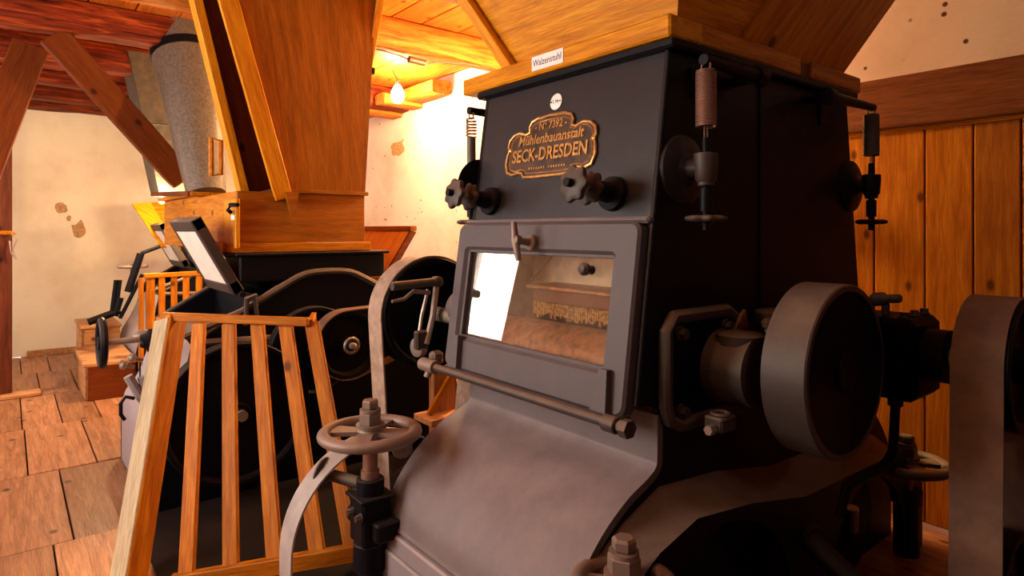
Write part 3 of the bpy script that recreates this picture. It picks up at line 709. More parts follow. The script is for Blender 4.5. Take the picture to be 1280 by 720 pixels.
# engaging lever on the left front
lv = B(); A = on_x(546, 352, -2.055); Bp = on_x(490, 358, -2.055)
lv.tube([A, Bp], .016, 12); lv.lathe(A-Vector((.02, 0, 0)), (1, 0, 0), [(0, .014), (.004, .02), (.036, .02), (.04, .014)], 14)
lever = obj('engaging_lever', lv, 'dusty', mill, label='levers and links beside the door')
obj('lever_link', B().tube([A, on_x(541, 395, -2.045), on_x(533, 430, -2.035)], .012, 8), 'wheelmetal', lever)
obj('lever_link', B().tube([on_x(535, 362, -2.070), on_x(527, 395, -2.070), on_x(522, 430, -2.060)], .007, 8), 'steel', lever)
obj('latch_arm', B().tube([on_x(490, 377, -2.075), on_x(505, 374, -2.075), on_x(517, 364, -2.070), on_x(537, 366, -2.065)], .0075, 8, rads=[.006, .008, .009, .009]), 'wheelmetal', lever)
obj('fork_block', B().box(on_x(526, 425, -2.050), (.03, .05, .07), bev=.006), 'dusty', lever)
c_ = on_x(522, 434, -2.075); obj('clamp_knob', B().lathe(c_+Vector((0, .02, 0)), (.15, -1, 0), [(0, .03), (.004, .036), (.03, .036), (.036, .028), (.04, .012)], 18), 'steel', lever)
pf = on_x(545, 447, -2.02); pfk = obj('pivot_fork', B().box(pf, (.04, .05, .05), bev=.01), 'wheelmetal', lever)
obj('pivot_pin', B().cyl(pf+Vector((.0, -.01, -.01)), pf+Vector((-.015, -.03, -.07)), .014, n=12), 'wheelmetal', lever)
obj('rod_end', B().cyl(Vector((-2.02, ry, rz)), Vector((-1.93, ry, rz)), .024, n=14), 'wheelmetal', lever)
# regulating handwheels
def regulator(x_, y_, z_, R, parent_mill, lab, mt='wheelmetal'):
    b = B(); b.ring((x_, y_, z_), (0, 0, 1), R-.022, .022, n=48, m=12, sx=.85)
    # dished web with four openings
    n = 96; r0, r1 = .038, R-.03; vs = []; fs = []
    T_ = Matrix.Translation((x_, y_, z_))
    for k in range(4):
        a0 = PI/4+k*PI/2
        pts = []
        for j in range(9): a = a0+(-.30+.6*j/8); pts.append((r1*math.cos(a), r1*math.sin(a)))
        for j in range(9): a = a0+(.62-1.24*j/8); pts.append((r0*math.cos(a), r0*math.sin(a)))
        b.prism(pts, -.006, .008, T_)
    b.lathe((x_, y_, z_-.035), (0, 0, 1), [(0, .03), (.02, .038), (.045, .042), (.055, .036), (.058, .02)], 24)
    w = obj('regulating_handwheel', b, mt, parent_mill, label=lab)
    nb = B(); nb.cyl((x_, y_, z_+.02), (x_, y_, z_+.03), .046, n=20); nb.cyl((x_, y_, z_+.03), (x_, y_, z_+.068), .038, n=6, ch=.003); nb.cyl((x_, y_, z_+.068), (x_, y_, z_+.078), .034, n=20); nb.cyl((x_, y_, z_+.078), (x_, y_, z_+.108), .028, n=6, ch=.006)
    obj('wheel_nut', nb, mt, w)
    sp = B(); sp.cyl((x_, y_, z_-.13), (x_, y_, z_-.03), .024, n=18); sp.cyl((x_, y_, z_-.15), (x_, y_, z_-.12), .030, n=18)
    s_ = obj('wheel_spindle', sp, 'spring', parent_mill, label='reddish brown spindle under the handwheel')
    return w
LX, LY, LZ = -1.90, .925, .590
regulator(LX, LY, LZ, .168, mill, 'pale worn cast handwheel with hexagon nut')
pb = B(); pb.cyl((LX, LY, LZ-.20), (LX, LY, LZ-.145), .045, n=22, ch=.004); pb.box((LX, LY, LZ-.275), (.10, .10, .15), bev=.008); pb.box((LX+.0, LY, LZ-.20), (.125, .12, .012), bev=.003)
pb.cyl((LX, LY, LZ-.44), (LX, LY, LZ-.35), .055, n=22, ch=.004); pb.cyl((LX, LY, 0), (LX, LY, LZ-.43), .036, n=18)
pb.cyl((LX-.05, LY-.01, LZ-.28), (LX-.09, LY-.012, LZ-.28), .035, n=18, ch=.006); pb.bb(LX+.04, LX+.09, LY-.02, .99, LZ-.33, LZ-.27, bev=.006)
post = obj('spindle_post', pb, 'iron', mill)
obj('post_clamp', B().cyl((LX-.03, LY-.02, LZ-.17), (LX-.15, LY-.09, LZ-.155), .02, n=14).lathe((LX-.15, LY-.09, LZ-.155), (-.12, -.07, .015), [(0, .03), (.006, .05), (.012, .05), (.016, .02)], 22), 'dusty', post)
for o_ in (-.03, .03): obj('post_bolt', hexbolt((LX+o_+.01, LY-.05, LZ-.25), (0, -1, 0), .011, .02), 'dusty', post)
regulator(-.955, 1.085, .452, .125, mill, 'handwheel low beside the arched base')
obj('spindle_post', B().cyl((-.955, 1.085, 0), (-.955, 1.085, .31), .034, n=18).cyl((-.955, 1.085, .29), (-.955, 1.085, .33), .042, n=18), 'iron', mill)
regulator(-.96, 2.72, .35, .155, mill, 'dark handwheel behind the flywheel', 'dusty')
obj('spindle_post', B().cyl((-.96, 2.72, 0), (-.96, 2.72, .22), .045, n=18).cyl((-.96, 2.72, .2), (-.96, 2.72, .25), .055, n=18), 'iron', mill)
obj('stub_shaft', B().cyl((-1.93, 1.06, .50), (-2.04, 1.10, .50), .036, n=18, ch=.004), 'wheelmetal', mill)
# belts
def belt(name, pts, x0, x1, th, mat, label, group=None):
    n = len(pts); out = []
    for i in range(n):
        a = Vector(pts[i-1]); c = Vector(pts[(i+1) % n]); d = (c-a).normalized(); out.append((pts[i][0]+d.y*th, pts[i][1]-d.x*th))
    vs = []; fs = []
    for p, q in zip(pts, out): vs += [(x0, *p), (x1, *p), (x1, *q), (x0, *q)]
    for i in range(n):
        j = (i+1) % n
        for k in range(4): fs.append((i*4+k, i*4+(k+1) % 4, j*4+(k+1) % 4, j*4+k))
    b = B(); b._add(vs, fs); o = obj(name, b, mat, ang=40)
    return tag(o, label, 'belt', group)
def loop(c1, r1, c2, r2):
    # clockwise-free simple open belt: upper pulley c1,r1 lower pulley c2,r2, both (y,z)
    d = Vector(c2)-Vector(c1); L = d.length; th = math.atan2(d.y, d.x); al = math.acos((r1-r2)/L)
    P = []
    for k in range(33):
        a = th+al+(2*PI-2*al)*k/32; P.append((c1[0]+r1*math.cos(a), c1[1]+r1*math.sin(a)))
    for k in range(25):
        a = th-al+(2*al)*k/24; P.append((c2[0]+r2*math.cos(a), c2[1]+r2*math.sin(a)))
    return P
belt('drive_belt', loop((1.31, .925), .220, (1.29, .17), .155), -2.245, -2.14, .006, 'belt', 'pale leather belt over the black pulley left of the glass door')
belt('drive_belt', loop((RY, .87), .187, (2.18, .24), .17), -.605, -.485, .006, 'belt_br', 'broad brown leather belt hanging at the right edge of the picture')
lp = thing('lay_shaft', 'low shaft with a pulley carrying the pale leather belt', 'shaft', (-2.19, 1.29, 0))
pulley('belt_pulley', -2.245, -2.14, 1.29, .17, .153, 'deep', lp); obj('shaft', B().cyl((-2.35, 1.29, .17), (-2.0, 1.29, .17), .022, n=14), 'steel', lp); obj('pedestal', B().bb(-2.35, -2.3, 1.24, 1.34, 0, .16, bev=.01), 'iron', lp)
lp = thing('lay_shaft', 'low shaft with a pulley carrying the broad brown belt', 'shaft', (-.54, 2.18, 0))
pulley('belt_pulley', -.605, -.485, 2.18, .24, .168, 'deep', lp); obj('shaft', B().cyl((-.62, 2.18, .24), (-.3, 2.18, .24), .022, n=14), 'steel', lp); obj('pedestal', B().bb(-.38, -.32, 2.13, 2.23, 0, .23, bev=.01), 'iron', lp)
# curved pale guard in front of the left side
gp = arc(1.03, .20, .335, 60, 180, 22)+[(.695, .10), (.695, 0)]
cg = obj('curved_guard', B().sheetX(gp, -2.09, -1.985, .006), 'guardmetal'); tag(cg, 'curved pale sheet metal guard beside the foreground handwheel', 'guard')

# wooden hopper on the main mill
hop = thing('wooden_hopper', 'orange pine hopper on a thick plank collar on top of the large black mill', 'hopper', (-1.48, YC, 1.761))
PZ0, PZ1 = 1.762, 1.822
board('collar_plank', (-2.0, 1.43, (PZ0+PZ1)/2), (-1.035, 1.43, (PZ0+PZ1)/2), .15, .06, (0, 1, 0), 'pine_clear', hop, bev=.006)
for k, (ya, yb) in enumerate(((1.508, 2.05), (2.13, 2.50))):
    board('collar_plank', (-1.095, ya, (PZ0+PZ1)/2), (-1.095, yb, (PZ0+PZ1)/2), .12, .06, (1, 0, 0), 'pine', hop, bev=.006)
board('collar_plank', (-1.94, 1.508, (PZ0+PZ1)/2), (-1.94, 2.5, (PZ0+PZ1)/2), .12, .06, (1, 0, 0), 'pine', hop, bev=.006)
obj('collar_gap_block', B().bb(-1.14, -1.05, 2.05, 2.13, PZ0, PZ1-.01), 'darkwood', hop)
zt = CEIL-.005
def HP(xb, yb, z): # corner as it flares
    k = z-1.822; return Vector((xb+(-.50 if xb < -1.5 else .40)*k, yb+(-.42 if yb < 1.9 else .62)*k, z))
xl, xr, ya, yb = -1.80, -1.088, 1.455, 2.40
def quad(c1, c2, z0=1.822, z1=None):
    z1 = z1 or zt; return [HP(*c1, z0), HP(*c2, z0), HP(*c2, z1), HP(*c1, z1)]
zm = 2.11
def two(name, c1, c2, mat, along):
    polyboard(name, quad(c1, c2, 1.822, zt), .022, mat, hop, along=along)
two('front_board', (xl, ya), (xr, ya), 'pine_clear', (1, 0, .0))
two('side_board', (xr, ya), (xr, yb), 'pine', (0, 1, 0))
two('rear_board', (xr, yb), (xl, yb), 'pine', (1, 0, 0))
two('side_board', (xl, yb), (xl, ya), 'pine', (0, 1, 0))
# edge batten on front left corner, broad cover board at the rear of the right side
pA, pB = HP(xl, ya, 1.822), HP(xl, ya, zt); board('corner_batten', pA+Vector((.01, -.02, 0)), pB+Vector((.01, -.02, 0)), .05, .03, (1, 0, 0), 'pine_clear', hop)
sd = (quad((xr, ya), (xr, yb))); nn = (sd[1]-sd[0]).cross(sd[2]-sd[0]).normalized(); nn = nn if nn.x > 0 else -nn
g0, g1 = HP(xr, yb, 1.822), HP(xr, yb, zt)
cb_ = [g0+Vector((0, -.66, 0)), g0, g1, g1+Vector((0, -.66, 0))]
cb_ = [q+nn*.024 for q in cb_]; polyboard('cover_board', cb_, .022, 'pine', hop, along=g1-g0)
sg = thing('paper_sign', 'small white paper sign reading Walzenstuhl on the plank edge above the nameplate', 'sign', (-1.5, 1.353, 1.79))
ST = Matrix.Translation(Vector((-1.515, 1.3535, 1.797))) @ Matrix(((1, 0, 0, 0), (0, 0, -1, 0), (0, 1, 0, 0), (0, 0, 0, 1)))
obj('sign_card', B().box((0, 0, 0), (.150, .046, .002), T=ST), 'paper', sg)
lettering('Walzenstuhl', .031, 'ink', sg, ST @ Matrix.Translation(Vector((0, 0, .0014))), ext=.0003, sx=.88)

# ------------------------------------------------------------ second and third mills on the left
DY = .30
def mill_b(dx, lab, handw=True, group=None):
    a0, a1 = -4.08+dx, -3.15+dx
    r = thing('roller_mill', lab, 'machine', ((a0+a1)/2, 1.3, 0), group)
    fr = [(1.30, 1.04), (1.18, 1.03), (1.05, .966), (.868, .862), (.66, .735), (.63, .60), (.57, .46), (.51, .36), (.49, .27), (.49, 0)]
    bk = [(2.6-y_, z_) for y_, z_ in fr]
    poly = fr+bk[::-1]
    obj('side_panel', B().prismX(poly, a1-.03, a1), 'deep', r); obj('side_panel', B().prismX(poly, a0, a0+.03), 'deep', r)
    edge = [(a1, y_, z_) for y_, z_ in refine([p for p in poly if p[1] > .6], 3)]
    obj('casing_rim', B().tube(edge, .018, 8), 'dusty', r)
    obj('hood_panel', B().sheetX(fr[1:4][::-1] if False else [(1.18, 1.02), (1.05, .956)], a0+.03, a1-.03, .02), 'deep', r)
    obj('apron_panel', B().sheetX(refine([(.70, .70), (.63, .60), (.57, .46), (.51, .36), (.49, .27)], 3)+[(.49, 0)], a0+.005, a1-.005, .015), 'greyiron', r, label='grey enamelled apron')
    obj('rear_panel', B().sheetX([(1.55, .966), (1.73, .862), (1.94, .735), (1.97, .6), (2.09, .36), (2.11, 0)], a0+.03, a1-.03, .015), 'deep', r)
    obj('feed_chamber', B().bb(a0+.03, a1-.03, .97, 1.22, .40, .93), 'deep', r)
    obj('grinding_roll', B().cyl((a0+.04, .83, .66), (a1-.04, .83, .66), .10, n=24), 'dusty', r)
    # sloping front edge bars of the opening
    for xq in (a0+.0, a1-.0): obj('opening_edge', B().tube([(xq, .66, .745), (xq, 1.04, .97)], .012, 8), 'dusty', r)
    obj('lid_box', B().bb(a0+.05, a1+.0, .86, 1.62, 1.0, 1.125, bev=.008), 'iron', r)
    obj('lid_plate', B().bb(a0+.04, a1+.02, .84, 1.64, 1.125, 1.14, bev=.004), 'iron', r)
    # raised glazed flap
    Y0_, Z0_, Y1_, Z1_ = .86, .955, .67, 1.305
    fT, L = bmat((a1-.25, Y0_, Z0_), (a1-.25, Y1_, Z1_), (1, 0, 0))
    fb = B(); W2 = .50
    for (cx, cy, sx, sy) in ((-L/2+.03, 0, .06, W2), (L/2-.03, 0, .06, W2), (0, -W2/2+.02, L, .04), (0, W2/2-.02, L, .04)): fb.box((cx, cy, 0), (sx, sy, .05), T=fT, bev=.005)
    fo = obj('raised_flap', fb, 'dusty', r, label='open flap with pale glazing, propped up')
    obj('flap_pane', B().box((0, 0, .0), (L-.11, W2-.07, .044), T=fT), 'pale', fo)
    obj('flap_hinge', B().cyl((a1-.5, Y0_+.01, Z0_-.01), (a1+.02, Y0_+.01, Z0_-.01), .014, n=10), 'iron', fo)
    # wheels on the near side
    if handw:
        pulley('belt_pulley', a1+.03, a1+.12, .83, .41, .325, 'iron', r, hub=.05)
        obj('roll_shaft', B().cyl((a1-.05, .83, .41), (a1+.16, .83, .41), .025, n=14), 'steel', r)
        pulley('belt_pulley', a1+.02, a1+.08, 1.20, .645, .225, 'iron', r, hub=.04)
        pulley('belt_pulley', a1+.11, a1+.19, 1.33, .68, .168, 'iron', r, hub=.04)
        hp = B(); hp.ring((a1+.215, 1.33, .68), (1, 0, 0), .036, .008, n=24, m=6); hp.lathe((a1+.19, 1.33, .68), (1, 0, 0), [(0, .02), (.05, .018), (.055, .01)], 14)
        obj('shaft_end', hp, 'steel', r)
        obj('hood_stay', B().tube([(a1+.01, .885, .80), (a1+.03, .885, .93), (a1+.03, .92, .945), (a1+.01, .94, .80)], .012, 8), 'dusty', r)
        # front hand wheel and fittings
        c = Vector((-3.36+dx, .33, .745))
        hw = B(); hw.ring(c, (0, 1, 0), .10, .016, n=30, m=8); hw.cyl(c-Vector((0, .015, 0)), c+Vector((0, .015, 0)), .03, n=14)
        for k in range(4): a = PI/2*k; hw.tube([c, c+Vector((.1*math.cos(a), 0, .1*math.sin(a)))], .01, 6)
        hq = obj('regulating_handwheel', hw, 'iron', r)
        obj('wheel_shaft', B().cyl(c, c+Vector((0, .30, 0)), .014, n=10), 'steel', hq)
        obj('star_knob', star_knob(Vector((-3.28+dx, .52, .75)), (1, -.25, 0), .05, .03), 'iron', r)
        obj('grease_cup', B().lathe(Vector((-3.42+dx, .52, .75)), (0, -1, .1), [(0, .03), (.03, .03), (.05, .018), (.06, .005)], 14), 'steel', r)
        for q in ((170, 448), (159, 457)):
            p_ = on_x(*q, -3.3) + Vector((dx, 0, 0)); obj('knob_stud', B().lathe(p_, (0.1, -1, .4), [(-.03, .008), (0, .008), (.008, .02), (.024, .02), (.034, .008)], 12), 'steel', r)
        for p0, p1, rr in (((175, 452), (175, 525), .003), ((160, 470), (178, 500), .02), ((178, 470), (188, 498), .022)):
            A_, B_ = on_x(*p0, -3.28), on_x(*p1, -3.28); A_.x += dx; B_.x += dx
            obj('front_strut', B().tube([A_, B_], rr, 8), 'greyiron' if rr > .01 else 'iron', r)
        q0 = [on_x(*q, -3.25)+Vector((dx, 0, 0)) for q in ((168, 498), (157, 496), (151, 504), (151, 518), (156, 525))]
        obj('pull_handle', B().tube(q0, .008, 8), 'iron', r)
    else:
        lv = [((150, 388), (110, 403)), ((178, 343), (150, 398)), ((200, 308), (176, 317)), ((176, 317), (160, 365)), ((150, 372), (143, 395)), ((145, 350), (139, 396)), ((150, 350), (146, 380))]
        for p0, p1 in lv:
            rr = .028 if p0[0] in (150, 176) and p0[1] > 300 and p0[1] != 350 else .015
            obj('lever_rod', B().tube([on_x(*p0, -5.85)-Vector((0, DY, 0)), on_x(*p1, -5.85)-Vector((0, DY, 0))], rr, 8), 'deep', r)
        cc = on_x(166, 333, -6.0)-Vector((0, DY, 0)); obj('regulating_handwheel', B().ring(cc, (0, 0, 1), .10, .014, n=26, m=8).cyl(cc-Vector((0, 0, .12)), cc+Vector((0, 0, .02)), .02, n=10), 'wheelmetal', r)
    return r
m2 = mill_b(0, 'black roller mill behind the slatted wooden guard, with its flap propped open', True)
m3 = mill_b(-2.6, 'small roller mill farthest from the camera, beside the whitewashed wall', False); m3.location.y += DY
belt('drive_belt', loop((1.33, .68), .170, (2.2, .83), .05), -3.04, -2.95, .005, 'belt_br', 'brown belt on the small black disc pulley of the second mill')
lp = thing('idler_pulley', 'small idler pulley hanging behind the second mill', 'pulley', (-3.0, 2.2, .83))
pulley('belt_pulley', -3.04, -2.95, 2.2, .83, .049, 'deep', lp, hub=.02); obj('idler_arm', B().bb(-3.12, -3.085, 1.95, 2.24, .60, .85, bev=.005), 'iron', lp); obj('shaft', B().cyl((-3.1, 2.2, .83), (-2.93, 2.2, .83), .012, n=10), 'steel', lp)

pl = obj('floor_dark_sheet', B().prism([(-3.14, .42), (-2.52, .42), (-1.99, 1.0), (-1.99, 2.55), (-3.14, 2.55)], .003, .012, Matrix()), 'deep'); tag(pl, 'added dark sheet blackening the floor between the second mill and the large mill', 'plate')  # added dark sheet, shaped to turn this stretch of floor black
# hopper and boxes of the second mill
h2 = thing('wooden_hopper', 'tall brown wooden hopper on the second mill, tapering down to a box', 'hopper', (-3.6, 1.2, 1.141))
c0, c1, y0_, y1_ = -4.0, -3.19, .86, 1.52
board('base_plank', (c1-.03, y0_-.03, 1.165), (c1-.03, y1_+.03, 1.165), .09, .045, (1, 0, 0), 'pine', h2)
board('base_plank', (c0, y0_, 1.165), (c1-.08, y0_, 1.165), .09, .045, (0, 1, 0), 'pine', h2)
board('collar_board', (c1-.011, y0_, 1.315), (c1-.011, y1_, 1.315), .25, .022, (0, 0, 1), 'chute', h2)
board('collar_board', (c0, y0_+.011, 1.315), (c1-.024, y0_+.011, 1.315), .25, .022, (0, 0, 1), 'pine', h2)
board('collar_board', (c0, y1_-.011, 1.315), (c1-.024, y1_-.011, 1.315), .25, .022, (0, 0, 1), 'chute', h2)
board('collar_trim', (c1+.004, 1.05, 1.448), (c1+.004, y1_+.015, 1.448), .02, .03, (0, 0, 1), 'chute', h2)
# funnel faces: front-right (+X) face, -Y face, +Y, -X
e0, e1 = 1.10, 1.50
zt2 = CEIL-.005; kx, ky = .19, .40
ch0 = -3.72
def G(x_, y_, z):
    k = z-1.44; return Vector((x_+(kx if x_ > -3.6 else kx*.5)*k, y_+(-ky*.87*k if y_ < 1.3 else -.03*k), z))
def q2(a, c): return [G(*a, 1.44), G(*c, 1.44), G(*c, zt2), G(*a, zt2)]
polyboard('hopper_board', q2((c1, e0), (c1, e1)), .022, 'chute', h2, along=(0, -.2, 1))
polyboard('hopper_board', q2((ch0, e0), (c1, e0)), .022, 'redwood', h2, along=(0, 0, 1))
polyboard('hopper_board', q2((ch0, e1), (c1, e1)), .022, 'chute', h2, along=(0, 0, 1))
pA, pB = G(c1, e0, 1.41), G(c1, e0, zt2)
board('corner_batten', pA+Vector((.012, -.03, 0)), pB+Vector((.012, -.03, 0)), .085, .03, (0, 1, 0), 'pine_clear', h2)
polyboard('gusset', [on_x(355, 240, c1+.02), on_x(372, 240, c1+.02), on_x(366, 285, c1+.02)], .02, 'chute', h2)
pR0, pR1 = G(c1, e1, 1.62), G(c1+.02, e1+.32, zt2)
board('brace_batten', on_x(453, 118, -3.15), on_x(474, 0, -3.0), .035, .05, (0, 1, 0), 'pine_clear', h2)
obj('batten_hook', B().lathe(on_x(456, 88, -3.12), (.3, 1, 0), [(0, .012), (.03, .012), (.035, .022), (.05, .018)], 12), 'iron', h2)
# slanting board chute beside the hopper
ch = thing('slanting_chute', 'dark slanting wooden chute with light painted on its edge, left of the tall brown hopper', 'chute', (-3.4, 1.0, 1.45))
a0_, a1_ = on_x(312, 240, -3.34), on_x(252, -8, -3.12); a1_ = a0_+(a1_-a0_)*((zt2-a0_.z)/(a1_.z-a0_.z))
b0_, b1_ = on_x(335, 238, -3.34), on_x(276, -8, -3.12); b1_ = b0_+(b1_-b0_)*((zt2-b0_.z)/(b1_.z-b0_.z))
board('chute_side', (a0_+b0_)/2, (a1_+b1_)/2, .155, .03, (0, 1, 0), 'redwood', ch)
board('chute_lit_edge', on_x(304, 242, -3.335), on_x(304, 242, -3.335)+(a1_-a0_)*.985, .04, .10, (0, 1, 0), 'pine_clear', ch)  # paler wood stands for the light on this edge of the chute
# side box with latch, between chute and duct
bx = thing('wooden_box', 'orange wooden collection box with a small latch door under the zinc pipe', 'box', (-4.6, 1.2, 1.14))
board('box_board', (-5.0, .875, 1.30), (-4.02, .875, 1.30), .30, .025, (0, 0, 1), 'pine', bx)
board('box_board', (-5.0, 1.5, 1.30), (-4.02, 1.5, 1.30), .30, .025, (0, 0, 1), 'pine', bx)
board('box_board', (-5.0, .89, 1.30), (-5.0, 1.485, 1.30), .30, .025, (0, 0, 1), 'pine', bx)
board('box_top', (-5.05, 1.18, 1.463), (-4.02, 1.18, 1.463), .70, .024, (0, 1, 0), 'pine', bx)
board('box_ledge', on_y(193, 243, .84), on_y(240, 242, .84), .03, .05, (0, 0, 1), 'redwood', bx)
dr_ = board('latch_door', on_y(290, 249, .85), on_y(290, 310, .85), .20, .02, (1, 0, 0), 'pine_clear', h2)
lt = B(); P1 = on_y(297, 256, .835); P2 = on_y(288, 256, .825); P3 = on_y(285, 263, .82)
obj('door_latch', B().tube([P1, P2, P3, on_y(288, 265, .82)], .010, 8), 'deep', dr_)
obj('door_label', B().box(on_y(291, 272, .838), (.055, .003, .022)), 'paper', dr_)
# metal pipe and square duct
pp = thing('zinc_pipe', 'mottled grey zinc pipe with a black band, tapering down to the wooden box', 'pipe', on_x(253, 243, -4.3))
t0_, t1_ = on_x(258, 243, -4.35), on_x(233, 74, -4.70)
r0_, r1_ = .115, .205
obj('pipe_body', B().lathe(t0_, t1_-t0_, [(0, r0_), ((t1_-t0_).length, r1_)], 40), 'zinc', pp)
dn = (t1_-t0_).normalized(); obj('pipe_band', B().lathe(t1_, dn, [(0, r1_+.006), (.055, r1_+.008)], 40), 'deep', pp, label='black rubber band')
te = t1_+dn*.055; k_ = (CEIL-.06-te.z)/dn.z; obj('pipe_neck', B().lathe(te, dn, [(0, r1_-.005), (k_, r1_+.0)], 36), 'zinc', pp)
hd = [on_x(264, 172, -3.95), on_x(264, 220, -3.95), on_x(276, 218, -3.95), on_x(276, 176, -3.95)]
obj('pipe_handle', B().tube(hd, .015, 8, closed=True), 'pine', pp, label='orange wooden frame handle')
sq = thing('square_duct', 'dark sheet metal square duct behind the zinc pipe', 'duct', on_x(220, 243, -5.5))
P_ = [on_x(168, 100, -5.5), on_x(245, 100, -5.5), on_x(245, 243, -5.5), on_x(200, 243, -5.5)]
dT = (CEIL-.04-P_[0].z)/(P_[0].z-P_[3].z); P_[0] = P_[0]+(P_[0]-P_[3])*dT; dT = (CEIL-.04-P_[1].z)/(P_[1].z-P_[2].z); P_[1] = P_[1]+(P_[1]-P_[2])*dT
polyboard('duct_sheet', P_, .004, 'zincdark', sq); polyboard('duct_sheet', [p+Vector((-.35, 0, 0)) for p in P_], .004, 'zincdark', sq)
polyboard('duct_sheet', [P_[0], P_[3], P_[3]+Vector((-.35, 0, 0)), P_[0]+Vector((-.35, 0, 0))], .004, 'zincdark', sq)
s1, s2_ = P_[0]+(P_[3]-P_[0])*.5, P_[1]+(P_[2]-P_[1])*.5
obj('duct_seam', B().tube([s1+Vector((.004, 0, 0)), s2_+Vector((.004, 0, 0))], .006, 6), 'zincdark', sq)
# hopper troughs
tr = thing('wooden_trough', 'sloping orange trough seen behind the right shoulder of the second mill', 'trough', (-3.65, 1.7, .95))
polyboard('trough_bottom', [Vector((-3.32, 1.66, .93)), Vector((-3.32, 1.87, 1.25)), Vector((-4.05, 1.90, 1.25)), Vector((-4.05, 1.70, .93))], .02, 'lit_trough_wood', tr, along=(0, 1, 1))
board('trough_rim', (-3.29, 1.88, 1.262), (-4.05, 1.91, 1.262), .03, .045, (0, 0, 1), 'chute', tr)
polyboard('trough_side', [Vector((-3.29, 1.64, .91)), Vector((-3.29, 1.68, .905)), Vector((-3.29, 1.90, 1.24)), Vector((-3.29, 1.865, 1.25))], .02, 'darkwood', tr)
tr = thing('wooden_trough', 'orange trough flaring out above the farthest mill', 'trough', (-5.5, .9, 1.15))
polyboard('trough_bottom', [on_x(165, 257, -6.3), on_x(188, 255, -6.3), on_x(222, 312, -6.0), on_x(201, 308, -6.0)], .02, 'pine_clear', tr, along=(0, 1, -1))
polyboard('trough_side', [on_x(188, 255, -6.3), on_x(232, 252, -6.3), on_x(240, 312, -6.0), on_x(222, 312, -6.0)], .02, 'pine', tr, along=(0, 1, 0))
board('trough_base', (-6.6, 1.6, 1.175), (-5.8, 1.6, 1.175), .8, .06, (0, 1, 0), 'pine', tr)

# ------------------------------------------------------------ wooden guards
gd = thing('slatted_guard', 'slatted orange pine guard leaning in front of the second mill', 'guard', (-2.4, .7, 0))
TR = on_z(388, 408, .86); P0 = on_z(152, 735, 0)
def gpt(px, py, d): # on the guard plane through its top rail and foot rail
    return None
BR = on_z(441, 691, .14)
gn = (TR-P0).cross(BR-P0).normalized()
def onplane(px, py, p0, n):
    t = (px-640)/F_PX; v = Vector((-.7815+t*.6239, .6239+t*.7815, -(py-HOR)/F_PX)); o = Vector((0, 0, CAM_H)); return o+v*((p0-o).dot(n)/v.dot(n))
TL = onplane(205, 401, P0, gn)
gdir = (TR-TL).normalized()
slats = [((249, 409), (233, 727)), ((286.5, 409), (289, 718)), ((322, 409), (344, 708)), ((357, 410), (398, 699)), ((390, 409), (441, 689))]
for (tp, bt) in slats:
    a = onplane(tp[0], tp[1]-5, TL, gn); c = onplane(*bt, TL, gn); board('slat', a-Vector((0, 0, .0)), c, .055, .022, gdir, 'guard_pine', gd, bev=.003)
ax_ = gn if gn.x > 0 else -gn
p0 = onplane(216, 401, TL, gn); p1 = onplane(165, 716, TL, gn); k = p1.z/(p0.z-p1.z); p1 = p1+(p1-p0)*k
board('corner_post', p0+Vector((-.02, 0, .01)), p1+Vector((-.02, 0, .004)), .085, .085, (.9, .45, 0), 'guard_pine', gd, bev=.004)
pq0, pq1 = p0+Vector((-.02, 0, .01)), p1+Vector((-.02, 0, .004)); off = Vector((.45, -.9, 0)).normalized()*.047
board('lit_side_board', pq0+off, pq1+off, .08, .008, (.9, .45, 0), 'lit_pine', gd, label='pale side of the post, window light in its colour')  # separate pale board paints the window light on this side of the post
board('top_rail', TL+Vector((0, 0, .012))+ax_*.02, TR+Vector((0, 0, .012))+ax_*.02, .035, .022, (0, 0, 1), 'guard_pine', gd)
board('return_rail', TR+Vector((0, .0, .010)), TR+Vector((-.22, .10, .010)), .035, .022, (0, 0, 1), 'guard_pine', gd)
fl0 = onplane(215, 729, TL, gn); board('foot_rail', fl0, BR+(BR-fl0).normalized()*.06, .055, .035, (0, 0, 1), 'guard_pine', gd)
g3 = thing('slatted_guard', 'small slatted pine guard in front of the farthest mill', 'guard', (-5.5, 1.1, 0))
TL3, TR3 = on_x(180, 345, -5.5), on_x(256, 341, -5.5)
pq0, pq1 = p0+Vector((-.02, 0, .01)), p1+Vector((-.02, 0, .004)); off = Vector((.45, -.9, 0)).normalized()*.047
board('lit_side_board', pq0+off, pq1+off, .08, .008, (.9, .45, 0), 'lit_pine', gd, label='pale side of the post, window light in its colour')  # the same painted-light board once more on that post
board('top_rail', TL3, TR3, .035, .03, (0, 0, 1), 'guard_pine', g3)
for u in (.10, .28, .48, .68, .90):
    a = TL3.lerp(TR3, u); w = .06 if u < .2 else .045; board('slat', a-Vector((0, 0, .015)), Vector((a.x, a.y+(-.0), .0)), w, .02, (0, 1, 0), 'guard_pine', g3)
board('corner_post', TL3+Vector((0, -.02, -.015)), Vector((TL3.x, TL3.y-.02, 0)), .03, .06, (0, 1, 0), 'guard_pine', g3)

